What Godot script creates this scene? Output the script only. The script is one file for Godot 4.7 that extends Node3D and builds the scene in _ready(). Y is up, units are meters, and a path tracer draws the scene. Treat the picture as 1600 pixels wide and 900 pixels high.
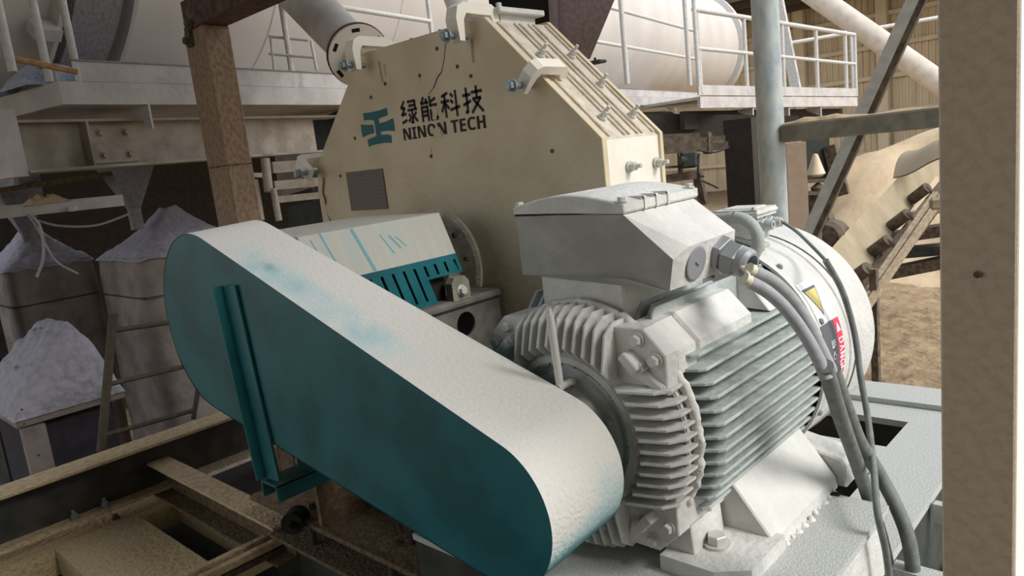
extends Node3D
# A crusher with its belt-driven motor in a dusty processing hall. Metres, y up.
# World axes: x runs along the crusher's front, z along the shafts; the origin is the motor's drive end.

const EYE := Vector3(1.088, 0.658, 1.3)
const FOCAL := 1150.48          # focal length in pixels of the 1600 x 900 frame
var look := Basis(Vector3(0.728948, -0.110020, -0.675671), Vector3(-0.040058, 0.978455, -0.202539), Vector3(0.683397, 0.174706, 0.708835))
var M := {}
var rng := RandomNumberGenerator.new()
var taken := {}

# ---------------------------------------------------------------- surveying helpers
func ray(u, v) -> Vector3:
	return look * Vector3((u - 800.0) / FOCAL, -(v - 450.0) / FOCAL, -1.0)
func at_x(u, v, x) -> Vector3:
	var d := ray(u, v); return EYE + d * ((x - EYE.x) / d.x)
func at_y(u, v, y) -> Vector3:
	var d := ray(u, v); return EYE + d * ((y - EYE.y) / d.y)
func at_z(u, v, z) -> Vector3:
	var d := ray(u, v); return EYE + d * ((z - EYE.z) / d.z)
func at_d(u, v, depth) -> Vector3:
	return EYE + ray(u, v) * depth

# ---------------------------------------------------------------- mesh builder (faces counter-clockwise from outside)
class Shape:
	var v := PackedVector3Array()
	var n := PackedVector3Array()
	var c := PackedColorArray()
	func tri(a: Vector3, b: Vector3, d: Vector3) -> void:
		var m := (b - a).cross(d - a)
		if m.length_squared() < 1e-16: return
		m = m.normalized()
		v.append_array([a, d, b]); n.append_array([m, m, m])
	func quad(a, b, d, e) -> void:
		tri(a, b, d); tri(a, d, e)
	func trin(a, b, d, na, nb, nd) -> void:
		if (b - a).cross(d - a).length_squared() < 1e-18: return
		v.append_array([a, d, b]); n.append_array([na, nd, nb])
	func quadn(a, b, d, e, na, nb, nd, ne) -> void:
		trin(a, b, d, na, nb, nd); trin(a, d, e, na, nd, ne)
	func poly(p: Array) -> void:
		for i in range(1, p.size() - 1): tri(p[0], p[i], p[i + 1])
	# box with chamfered edges
	func box(at: Vector3, size: Vector3, turn := Basis.IDENTITY, ch := 0.0) -> void:
		var h := size * 0.5
		if ch <= 0.0:
			for ax in 3:
				for s in [-1.0, 1.0]:
					var w := Vector3.ZERO; w[ax] = s
					var p := Vector3.ZERO; p[(ax + 1) % 3] = 1
					var q := w.cross(p)
					var o = at + turn * (w * h)
					p = turn * (p * h); q = turn * (q * h)
					quad(o - p - q, o + p - q, o + p + q, o - p + q)
			return
		var k := minf(ch, minf(h.x, minf(h.y, h.z)) * 0.9)
		var P := {}
		for sx in [-1, 1]:
			for sy in [-1, 1]:
				for sz in [-1, 1]:
					var s := Vector3(sx, sy, sz)
					for ax in 3:
						var q := (h - Vector3(k, k, k)); q[ax] = h[ax]
						P[[sx, sy, sz, ax]] = at + turn * (s * q)
		for ax in 3:
			var b := (ax + 1) % 3; var d := (ax + 2) % 3
			for s in [-1, 1]:
				var f := []
				for e in [[-1, -1], [1, -1], [1, 1], [-1, 1]]:
					var g := [0, 0, 0]; g[ax] = s; g[b] = e[0]; g[d] = e[1]
					f.append(P[[g[0], g[1], g[2], ax]])
				if s < 0: f.reverse()
				quad(f[0], f[1], f[2], f[3])
			# edges parallel to ax
			for e in [[-1, -1], [1, -1], [1, 1], [-1, 1]]:
				var lo := [0, 0, 0]; var hi := [0, 0, 0]
				lo[ax] = -1; hi[ax] = 1
				lo[b] = e[0]; hi[b] = e[0]; lo[d] = e[1]; hi[d] = e[1]
				var a0 = P[[lo[0], lo[1], lo[2], b]]; var a1 = P[[lo[0], lo[1], lo[2], d]]
				var b0 = P[[hi[0], hi[1], hi[2], b]]; var b1 = P[[hi[0], hi[1], hi[2], d]]
				if e[0] * e[1] > 0: quad(a0, a1, b1, b0)
				else: quad(a1, a0, b0, b1)
		for sx in [-1, 1]:
			for sy in [-1, 1]:
				for sz in [-1, 1]:
					var a = P[[sx, sy, sz, 0]]; var b2 = P[[sx, sy, sz, 1]]; var d2 = P[[sx, sy, sz, 2]]
					if sx * sy * sz > 0: tri(a, b2, d2)
					else: tri(a, d2, b2)
	# rectangular bar from a to b: w sideways, t along up
	func bar(a: Vector3, b: Vector3, w: float, t: float, up := Vector3.UP, ch := 0.0) -> void:
		var z := (b - a).normalized()
		if absf(z.dot(up)) > 0.98: up = Vector3.RIGHT
		var x := up.cross(z).normalized(); var y := z.cross(x)
		box((a + b) * 0.5, Vector3(w, t, (b - a).length()), Basis(x, y, z), ch)
	# polygon in local xy pushed from z0 to z1; sides smooth below the crease angle
	func prism(p2: PackedVector2Array, z0: float, z1: float, X := Transform3D.IDENTITY, crease := 0.0, inset := 0.0) -> void:
		var p := p2.duplicate()
		if Geometry2D.is_polygon_clockwise(p): p.reverse()
		var k := p.size()
		var start := v.size()
		var t := Geometry2D.triangulate_polygon(p)
		var top := PackedVector2Array(p)
		if inset > 0.0:
			for i in k:
				var e0 := (p[i] - p[i - 1]).normalized(); var e1 := (p[(i + 1) % k] - p[i]).normalized()
				var mm := (Vector2(e0.y, -e0.x) + Vector2(e1.y, -e1.x)).normalized()
				top[i] = p[i] - mm * inset
		for i in range(0, t.size(), 3):
			var a := top[t[i]]; var b := top[t[i + 1]]; var d := top[t[i + 2]]
			if (b - a).cross(d - a) < 0: var w := b; b = d; d = w
			tri(X * Vector3(a.x, a.y, z1), X * Vector3(b.x, b.y, z1), X * Vector3(d.x, d.y, z1))
			a = p[t[i]]; b = p[t[i + 1]]; d = p[t[i + 2]]
			if (b - a).cross(d - a) < 0: var w := b; b = d; d = w
			tri(X * Vector3(a.x, a.y, z0), X * Vector3(d.x, d.y, z0), X * Vector3(b.x, b.y, z0))
		var zt := z1 - inset
		for i in k:
			var j := (i + 1) % k
			var e := (p[j] - p[i]).normalized(); var m := Vector2(e.y, -e.x)
			var na := m; var nb := m
			if crease > 0.0:
				var ep := (p[i] - p[i - 1]).normalized(); var en := (p[(j + 1) % k] - p[j]).normalized()
				if absf(ep.angle_to(e)) < crease: na = (m + Vector2(ep.y, -ep.x)).normalized()
				if absf(e.angle_to(en)) < crease: nb = (m + Vector2(en.y, -en.x)).normalized()
			var A := X.basis * Vector3(na.x, na.y, 0); var B := X.basis * Vector3(nb.x, nb.y, 0)
			quadn(X * Vector3(p[i].x, p[i].y, z0), X * Vector3(p[j].x, p[j].y, z0), X * Vector3(p[j].x, p[j].y, zt), X * Vector3(p[i].x, p[i].y, zt), A, B, B, A)
			if inset > 0.0:
				quad(X * Vector3(p[i].x, p[i].y, zt), X * Vector3(p[j].x, p[j].y, zt), X * Vector3(top[j].x, top[j].y, z1), X * Vector3(top[i].x, top[i].y, z1))
		if (X.basis.determinant() < 0.0) != (z1 < z0): turn_over(start)
	# turn triangles inside out (after a mirrored frame)
	func turn_over(start: int) -> void:
		for i in range(start, v.size(), 3):
			var w := v[i + 1]; v[i + 1] = v[i + 2]; v[i + 2] = w
			var m := n[i + 1]; n[i + 1] = n[i + 2]; n[i + 2] = m
			var geo := (v[i + 2] - v[i]).cross(v[i + 1] - v[i])
			for j in 3:
				if n[i + j].dot(geo) < 0.0: n[i + j] = -n[i + j]
	# profile of (radius, height) turned about local y; smooth around, creased along unless soft
	func lathe(pr: Array, X := Transform3D.IDENTITY, seg := 24, soft := false, a0 := 0.0, a1 := TAU) -> void:
		for i in pr.size() - 1:
			var e: Vector2 = pr[i + 1] - pr[i]
			if e.length() < 1e-7: continue
			var m0 := Vector2(e.y, -e.x).normalized(); var m1 := m0
			if soft:
				if i > 0: var ep: Vector2 = pr[i] - pr[i - 1]; m0 = (m0 + Vector2(ep.y, -ep.x).normalized()).normalized()
				if i < pr.size() - 2: var en: Vector2 = pr[i + 2] - pr[i + 1]; m1 = (m1 + Vector2(en.y, -en.x).normalized()).normalized()
			for s in seg:
				var A := a0 + (a1 - a0) * s / seg; var B := a0 + (a1 - a0) * (s + 1) / seg
				var ca := Vector3(cos(A), 0, -sin(A)); var cb := Vector3(cos(B), 0, -sin(B))
				var up := Vector3.UP
				quadn(X * (ca * pr[i].x + up * pr[i].y), X * (cb * pr[i].x + up * pr[i].y), X * (cb * pr[i + 1].x + up * pr[i + 1].y), X * (ca * pr[i + 1].x + up * pr[i + 1].y),
					X.basis * (ca * m0.x + up * m0.y), X.basis * (cb * m0.x + up * m0.y), X.basis * (cb * m1.x + up * m1.y), X.basis * (ca * m1.x + up * m1.y))
	# round tube along points
	func tube(p: Array, r: float, seg := 10, caps := true, ripple := 0.0) -> void:
		var k := p.size()
		var t0: Vector3 = (p[1] - p[0]).normalized()
		var u := t0.cross(Vector3.UP if absf(t0.y) < 0.9 else Vector3.RIGHT).normalized()
		var rings := []; var ns := []
		for i in k:
			var t: Vector3 = (p[mini(i + 1, k - 1)] - p[maxi(i - 1, 0)]).normalized()
			u = (u - t * u.dot(t)).normalized()
			var w := t.cross(u)
			var rr := r * (1.0 + (ripple if i % 2 == 0 else -ripple))
			var ring := []; var nn := []
			for s in seg:
				var a := TAU * s / seg
				var d := u * cos(a) + w * sin(a)
				ring.append(p[i] + d * rr); nn.append(d)
			rings.append(ring); ns.append(nn)
		for i in k - 1:
			for s in seg:
				var q := (s + 1) % seg
				quadn(rings[i][s], rings[i][q], rings[i + 1][q], rings[i + 1][s], ns[i][s], ns[i][q], ns[i + 1][q], ns[i + 1][s])
		if caps:
			for s in range(1, seg - 1):
				tri(rings[0][0], rings[0][s + 1], rings[0][s]); tri(rings[k - 1][0], rings[k - 1][s], rings[k - 1][s + 1])
	func rod(a: Vector3, b: Vector3, r: float, seg := 12) -> void:
		tube([a, b], r, seg)
	# grid of points rows[i][j], smooth
	func sheet(g: Array, flip := false) -> void:
		var R := g.size(); var K: int = g[0].size()
		var nm := []
		for i in R:
			var row := []
			for j in K:
				var a: Vector3 = g[mini(i + 1, R - 1)][j] - g[maxi(i - 1, 0)][j]
				var b: Vector3 = g[i][mini(j + 1, K - 1)] - g[i][maxi(j - 1, 0)]
				var m := a.cross(b).normalized()
				row.append(-m if flip else m)
			nm.append(row)
		for i in R - 1:
			for j in K - 1:
				if flip: quadn(g[i][j], g[i][j + 1], g[i + 1][j + 1], g[i + 1][j], nm[i][j], nm[i][j + 1], nm[i + 1][j + 1], nm[i + 1][j])
				else: quadn(g[i][j], g[i + 1][j], g[i + 1][j + 1], g[i][j + 1], nm[i][j], nm[i + 1][j], nm[i + 1][j + 1], nm[i][j + 1])
	func paint(f: Callable) -> void:
		c.resize(v.size())
		for i in v.size(): c[i] = f.call(v[i], n[i])
	func mesh() -> ArrayMesh:
		var a := []; a.resize(Mesh.ARRAY_MAX)
		a[Mesh.ARRAY_VERTEX] = v; a[Mesh.ARRAY_NORMAL] = n
		if c.size() == v.size() and v.size() > 0: a[Mesh.ARRAY_COLOR] = c
		var m := ArrayMesh.new(); m.add_surface_from_arrays(Mesh.PRIMITIVE_TRIANGLES, a); return m

# ---------------------------------------------------------------- scene-tree helpers
func numbered(s: String) -> String:
	taken[s] = taken.get(s, -1) + 1
	return s if taken[s] == 0 else "%s_%03d" % [s, taken[s]]
func tag(o: Node3D, label: String, category: String, group := "", kind := "") -> Node3D:
	if label: o.set_meta("label", label)
	if category: o.set_meta("category", category)
	if group: o.set_meta("group", group)
	if kind: o.set_meta("kind", kind)
	return o
func thing(called: String, label: String, category: String, at := Vector3.ZERO, group := "") -> Node3D:
	var o := Node3D.new(); o.name = numbered(called); o.position = at; add_child(o)
	return tag(o, label, category, group)
# a part; its shape is given in world coordinates and re-based to its parent
func put(called: String, s: Shape, m: Material, parent: Node3D, label := "") -> MeshInstance3D:
	var o := MeshInstance3D.new(); o.name = called; o.mesh = s.mesh(); o.material_override = m
	o.cast_shadow = GeometryInstance3D.SHADOW_CASTING_SETTING_ON
	var off := Vector3.ZERO; var q: Node = parent
	while q is Node3D and q != self: off += q.position; q = q.get_parent()
	o.position = -off
	parent.add_child(o, true)
	if label: o.set_meta("label", label)
	return o
# a thing that is one mesh
func one(called: String, s: Shape, m: Material, label: String, category: String, group := "") -> MeshInstance3D:
	var o := MeshInstance3D.new(); o.name = numbered(called); o.mesh = s.mesh(); o.material_override = m
	add_child(o); tag(o, label, category, group)
	return o
func struct(called: String, s: Shape, m: Material, label := "", parent: Node3D = null) -> MeshInstance3D:
	if parent: return put(called, s, m, parent)
	var o := one(called, s, m, label, "", ""); o.set_meta("kind", "structure")
	if label: o.set_meta("category", called.split("_")[0])
	return o
func curve(pts: Array, per := 8) -> Array:
	var out := []
	for i in pts.size() - 1:
		var p0 = pts[maxi(i - 1, 0)]; var p3 = pts[mini(i + 2, pts.size() - 1)]
		for k in per: out.append(pts[i].cubic_interpolate(pts[i + 1], p0, p3, float(k) / per))
	out.append(pts[-1]); return out
func circle(c: Vector2, r: float, k := 24, a0 := 0.0, a1 := TAU) -> PackedVector2Array:
	var p := PackedVector2Array()
	for i in k: p.append(c + Vector2(cos(a0 + (a1 - a0) * i / k), sin(a0 + (a1 - a0) * i / k)) * r)
	return p
# axis frame whose local y points along d
func along(at: Vector3, d: Vector3, roll := 0.0) -> Transform3D:
	d = d.normalized()
	var x := d.cross(Vector3.FORWARD if absf(d.z) < 0.9 else Vector3.RIGHT).normalized()
	var z := x.cross(d)
	return Transform3D(Basis(x, d, z) * Basis(Vector3.UP, roll), at)
# hexagon bolt head on its washer
func bolt(at: Vector3, d: Vector3, r: float, h: float, washer := true) -> Shape:
	var s := Shape.new()
	var X := along(at, d)
	if washer: s.lathe([Vector2(0, 0), Vector2(r * 1.5, 0), Vector2(r * 1.5, h * 0.25), Vector2(0, h * 0.25)], X, 18)
	var p := PackedVector2Array()
	for i in 6: p.append(Vector2(cos(i * TAU / 6), sin(i * TAU / 6)) * r * 1.12)
	s.prism(p, 0.0 if not washer else h * 0.2, h, X * Transform3D(Basis(Vector3.RIGHT, -PI / 2), Vector3.ZERO), 0.0, r * 0.12)
	return s
# stud with a nut
func stud(at: Vector3, d: Vector3, r: float, h: float) -> Shape:
	var s := bolt(at, d, r, h * 0.6)
	s.rod(at + d * h * 0.5, at + d * h, r * 0.6, 10)
	return s

# ---------------------------------------------------------------- materials
func noise_tex(freq: float, sd: int, cols: Array, stops: Array, octaves := 4, kind := FastNoiseLite.TYPE_SIMPLEX_SMOOTH) -> NoiseTexture2D:
	var f := FastNoiseLite.new(); f.noise_type = kind; f.frequency = freq; f.seed = sd; f.fractal_octaves = octaves
	var t := NoiseTexture2D.new(); t.width = 512; t.height = 512; t.seamless = true; t.noise = f
	var g := Gradient.new(); g.offsets = PackedFloat32Array(stops); g.colors = PackedColorArray(cols)
	t.color_ramp = g
	return t
func bump_tex(freq: float, sd: int, strength: float, octaves := 4) -> NoiseTexture2D:
	var f := FastNoiseLite.new(); f.frequency = freq; f.seed = sd; f.fractal_octaves = octaves
	var t := NoiseTexture2D.new(); t.width = 512; t.height = 512; t.seamless = true; t.noise = f
	t.as_normal_map = true; t.bump_strength = strength
	return t
func surf(cols: Array, stops: Array, scale: float, rough: float, metal := 0.0, freq := 0.02, sd := 1, bump: Texture2D = null, deep := 0.5, stretch := Vector3.ONE) -> StandardMaterial3D:
	# patches keep close to the mean colour, broken up by finer octaves
	var mean := Color(0, 0, 0)
	for q in cols: mean += q / cols.size()
	var soft := []
	for q in cols: soft.append(q.lerp(mean, 0.45))
	var m := StandardMaterial3D.new()
	m.albedo_texture = noise_tex(freq, sd, soft, stops, 6)
	m.uv1_triplanar = true; m.uv1_world_triplanar = true; m.uv1_scale = stretch * scale
	m.roughness = rough; m.metallic = metal
	if bump: m.normal_enabled = true; m.normal_texture = bump; m.normal_scale = deep
	return m
func plain(col: Color, rough := 0.6, metal := 0.0) -> StandardMaterial3D:
	var m := StandardMaterial3D.new(); m.albedo_color = col; m.roughness = rough; m.metallic = metal
	return m
func hexc(s: String) -> Color: return Color.html(s)

func make_materials() -> void:
	var grit := bump_tex(0.06, 5, 6.0)
	var lumps := bump_tex(0.025, 9, 8.0)
	M.paint = surf([hexc("c2c3bf"), hexc("d2d2ce"), hexc("dadad6")], [0.3, 0.55, 0.8], 1.2, 0.75, 0.0, 0.012, 3, grit, 0.25)
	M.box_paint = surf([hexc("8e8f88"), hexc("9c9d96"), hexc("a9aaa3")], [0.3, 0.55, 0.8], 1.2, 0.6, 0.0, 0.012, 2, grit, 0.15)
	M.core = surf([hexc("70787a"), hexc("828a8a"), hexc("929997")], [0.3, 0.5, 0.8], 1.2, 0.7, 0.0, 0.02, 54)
	M.fin = surf([hexc("98a09e"), hexc("adb4b2"), hexc("c0c5c2")], [0.3, 0.5, 0.75], 1.0, 0.7, 0.0, 0.015, 4, grit, 0.2)
	M.powder = surf([hexc("d8d7d2"), hexc("e9e8e4")], [0.3, 0.7], 2.0, 0.95, 0.0, 0.03, 6, lumps, 0.8)
	M.teal = surf([hexc("0c4f56"), hexc("12626b"), hexc("24747c")], [0.3, 0.5, 0.85], 0.7, 0.42, 0.0, 0.01, 7)
	M.rim = StandardMaterial3D.new(); M.rim.vertex_color_use_as_albedo = true; M.rim.roughness = 0.8
	M.rim.normal_enabled = true; M.rim.normal_texture = grit; M.rim.normal_scale = 0.35; M.rim.uv1_triplanar = true; M.rim.uv1_world_triplanar = true; M.rim.uv1_scale = Vector3.ONE * 2.0
	M.teal_thin = plain(hexc("5f9aa2"), 0.7)
	M.cream = surf([hexc("c6b595"), hexc("d3c4a6"), hexc("dccfb4")], [0.25, 0.5, 0.8], 0.7, 0.62, 0.0, 0.008, 11, grit, 0.12)
	M.cream_dust = surf([hexc("b9ab97"), hexc("d2c8b8"), hexc("e2dbce")], [0.3, 0.5, 0.7], 1.4, 0.9, 0.0, 0.02, 12, grit, 0.5, Vector3(1, 1, 1))
	M.white_cream = surf([hexc("e6dfd0"), hexc("f0ebdf")], [0.3, 0.7], 1.0, 0.7, 0.0, 0.01, 13)
	M.rust = surf([hexc("7a5c47"), hexc("978169"), hexc("a8957f")], [0.22, 0.5, 0.8], 1.3, 0.8, 0.0, 0.02, 14, grit, 0.4, Vector3(2.2, 1.6, 2.2))
	M.plate_dust = surf([hexc("a4a7a4"), hexc("b8bbb8"), hexc("c6c8c4")], [0.25, 0.5, 0.75], 4.5, 0.95, 0.0, 0.05, 15, grit, 0.6)
	M.tan_dust = surf([hexc("ab9473"), hexc("c6af8b"), hexc("d4c2a3")], [0.25, 0.5, 0.8], 1.5, 0.95, 0.0, 0.03, 16, grit, 0.9)
	M.brown_dust = surf([hexc("4e4033"), hexc("69583f"), hexc("7d6a52")], [0.25, 0.5, 0.8], 1.5, 0.95, 0.0, 0.03, 17, grit, 0.6)
	M.steel = surf([hexc("20221f"), hexc("32342f"), hexc("474741")], [0.3, 0.5, 0.8], 1.0, 0.7, 0.0, 0.012, 18)
	M.black = plain(hexc("15140f"), 0.9)
	M.platform = surf([hexc("a8a39f"), hexc("bcb7b4"), hexc("cac6c2")], [0.25, 0.5, 0.8], 0.5, 0.75, 0.0, 0.012, 19, grit, 0.15)
	M.rail = surf([hexc("b5b4b0"), hexc("cfcdc8")], [0.3, 0.7], 1.5, 0.75, 0.0, 0.02, 20)
	M.beam = surf([hexc("7d7365"), hexc("a0968a"), hexc("b5aca0")], [0.25, 0.5, 0.8], 0.6, 0.85, 0.0, 0.012, 21, grit, 0.2)
	M.drum = surf([hexc("bdb6af"), hexc("ccc5be"), hexc("d8d1ca")], [0.25, 0.5, 0.8], 0.14, 0.7, 0.0, 0.012, 22, null, 0.0, Vector3(1, 0.4, 1))
	M.ring = surf([hexc("6e6b70"), hexc("8c898e"), hexc("a09da0")], [0.3, 0.5, 0.75], 1.0, 0.85, 0.0, 0.05, 23)
	M.pipe = surf([hexc("b0a698"), hexc("c9bfb2"), hexc("d4cbbf")], [0.25, 0.5, 0.8], 0.6, 0.75, 0.0, 0.012, 24)
	M.galv = surf([hexc("97a5ae"), hexc("bcc6ca"), hexc("d4d6cb")], [0.25, 0.5, 0.78], 1.5, 0.55, 0.15, 0.014, 25, null, 0.0, Vector3(1.4, 0.7, 1.4))
	M.bag = surf([hexc("6e6560"), hexc("8a807a"), hexc("9b918c")], [0.25, 0.5, 0.8], 0.6, 0.9, 0.0, 0.012, 26, lumps, 0.3)
	M.bag_dust = surf([hexc("86858f"), hexc("a3a2ad"), hexc("b6b5bf")], [0.25, 0.5, 0.8], 1.0, 0.95, 0.0, 0.03, 27, lumps, 0.8)  # bluish tint of the light on the left put into this dust colour
	M.mauve = surf([hexc("84777b"), hexc("988a8e"), hexc("a5989c")], [0.3, 0.5, 0.75], 1.5, 0.9, 0.0, 0.05, 28)
	M.column = surf([hexc("b3a48f"), hexc("c0b19b"), hexc("cabca7")], [0.25, 0.5, 0.8], 4.0, 0.8, 0.0, 0.02, 29, grit, 0.3)
	M.column_side = surf([hexc("82786a"), hexc("a49a8c")], [0.3, 0.7], 1.0, 0.8, 0.0, 0.02, 30)
	M.sand = surf([hexc("a58d70"), hexc("b9a183"), hexc("c9b396")], [0.25, 0.5, 0.8], 0.25, 0.98, 0.0, 0.02, 31, lumps, 0.9)
	M.ground = surf([hexc("7a664d"), hexc("957f62"), hexc("a9926f")], [0.25, 0.5, 0.8], 0.3, 0.98, 0.0, 0.02, 48, lumps, 0.9)
	M.heap = surf([hexc("b59c7a"), hexc("c4ad8c"), hexc("cfba9b")], [0.25, 0.5, 0.8], 0.15, 0.98, 0.0, 0.012, 32, lumps, 0.3)
	M.belt = surf([hexc("8f8168"), hexc("a29379"), hexc("b0a288")], [0.25, 0.5, 0.8], 0.5, 0.9, 0.0, 0.012, 33)
	M.wall = surf([hexc("c6b496"), hexc("d9c8aa"), hexc("e2d3b8")], [0.25, 0.5, 0.8], 0.12, 0.9, 0.0, 0.015, 34, null, 0.0, Vector3(3, 0.6, 3))
	M.bounce_white = surf([hexc("c9c2b4"), hexc("d6d0c4")], [0.3, 0.7], 0.3, 0.95, 0.0, 0.012, 49)  # pale wall colour chosen to bounce light back at the machines
	M.stain = plain(hexc("a8977a"), 0.8)
	M.girt = surf([hexc("d6c6a9"), hexc("e0d2b8")], [0.3, 0.7], 0.3, 0.95, 0.0, 0.012, 50)
	M.roof = plain(hexc("3d3932"), 0.9)
	M.oldiron = surf([hexc("3b332b"), hexc("5e5244"), hexc("7b6d5b")], [0.28, 0.5, 0.75], 1.0, 0.9, 0.0, 0.03, 35)
	M.oldrail = surf([hexc("7a6a55"), hexc("9a886f"), hexc("ae9d83")], [0.28, 0.5, 0.75], 1.0, 0.9, 0.0, 0.03, 52)
	M.bolt = plain(hexc("c9c9c4"), 0.5, 0.2)
	M.zinc = plain(hexc("8d979b"), 0.4, 0.6)
	M.cable = surf([hexc("8f9196"), hexc("adafb4")], [0.3, 0.7], 3.0, 0.6, 0.0, 0.02, 36)
	M.conduit = surf([hexc("5d625f"), hexc("858a88")], [0.3, 0.7], 2.0, 0.65, 0.0, 0.02, 37)
	M.gland = plain(hexc("9b9ea3"), 0.45, 0.1)
	M.disc = plain(hexc("8f9198"), 0.5)
	M.copper = plain(hexc("d8d2be"), 0.8)
	M.ink = plain(hexc("1d1512"), 0.7)
	M.logo = plain(hexc("11626a"), 0.6)
	M.nameplate = surf([hexc("5a5046"), hexc("6c6156")], [0.3, 0.7], 4.0, 0.45, 0.3, 0.03, 38)
	M.silver = plain(hexc("b8bac0"), 0.35, 0.7)
	M.yellow = plain(hexc("d8c877"), 0.6)
	M.red = plain(hexc("d23b58"), 0.6)
	M.dgrey = plain(hexc("5c6068"), 0.6)
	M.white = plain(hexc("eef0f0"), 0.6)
	M.wood = surf([hexc("8a6242"), hexc("b58a60"), hexc("c9a27a")], [0.3, 0.5, 0.75], 3.0, 0.9, 0.0, 0.02, 39)
	M.blue = surf([hexc("7f93b0"), hexc("b3c3d6"), hexc("d5d9df")], [0.3, 0.5, 0.7], 3.0, 0.9, 0.0, 0.02, 40)
	M.green = plain(hexc("8fc58f"), 0.6)
	M.tube = surf([hexc("3d362b"), hexc("574e3e")], [0.3, 0.7], 2.0, 0.8, 0.0, 0.02, 41)
	M.beam_grey = surf([hexc("6d6b60"), hexc("848276"), hexc("949184")], [0.28, 0.5, 0.75], 1.0, 0.85, 0.0, 0.02, 43)
	M.pedestal = surf([hexc("52504b"), hexc("66645e"), hexc("76736c")], [0.28, 0.5, 0.75], 1.0, 0.8, 0.0, 0.02, 53)
	M.rust_red = surf([hexc("3a2621"), hexc("57403a"), hexc("6c554b")], [0.28, 0.5, 0.75], 1.4, 0.8, 0.0, 0.02, 44)
	M.bin = surf([hexc("2a2730"), hexc("39343c")], [0.3, 0.7], 1.0, 0.9, 0.0, 0.02, 45)
	M.dark_brown = surf([hexc("2a241f"), hexc("3b332c")], [0.3, 0.7], 1.0, 0.9, 0.0, 0.02, 46)
	M.brown_post = surf([hexc("8a7967"), hexc("9c8a76")], [0.3, 0.7], 1.0, 0.9, 0.0, 0.02, 47)
	M.concrete = surf([hexc("aa966f"), hexc("c5b189"), hexc("d1bf9b")], [0.25, 0.5, 0.8], 2.0, 0.97, 0.0, 0.05, 42, lumps, 1.0)

# ---------------------------------------------------------------- build
func _ready() -> void:
	rng.seed = 77
	var cam := Camera3D.new(); cam.name = "camera"; add_child(cam)
	cam.transform = Transform3D(look.orthonormalized(), EYE)
	cam.fov = rad_to_deg(2.0 * atan(450.0 / FOCAL)); cam.near = 0.05; cam.far = 200.0; cam.current = true
	var we := WorldEnvironment.new(); we.name = "daylight"; add_child(we)
	var env := Environment.new(); we.environment = env
	env.background_mode = Environment.BG_SKY
	var sky := Sky.new(); var sm := ProceduralSkyMaterial.new()
	sm.sky_top_color = Color(0.82, 0.86, 0.93); sm.sky_horizon_color = Color(0.95, 0.95, 0.94); sm.sky_curve = 0.3
	sm.ground_bottom_color = Color(0.55, 0.52, 0.47); sm.ground_horizon_color = Color(0.75, 0.72, 0.67); sm.sun_angle_max = 1.0
	sky.sky_material = sm; env.sky = sky
	env.background_energy_multiplier = 1.25
	env.tonemap_mode = Environment.TONE_MAPPER_LINEAR
	env.tonemap_exposure = 1.35
	env.sdfgi_enabled = true; env.ssao_enabled = true; env.ssil_enabled = true
	var sun := DirectionalLight3D.new(); sun.name = "hazy_sun"; add_child(sun)
	sun.look_at_from_position(Vector3(6.0, 5.4, -1.3), Vector3.ZERO)
	sun.light_energy = 0.74; sun.light_angular_distance = 24.0; sun.shadow_enabled = true; sun.light_color = Color(1.0, 0.99, 0.97)
	make_materials()
	build_hall()
	build_base()
	build_crusher()
	build_guard()
	build_motor()
	build_right_frame()
	build_walkway()
	build_left_side()
	build_yard()

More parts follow.
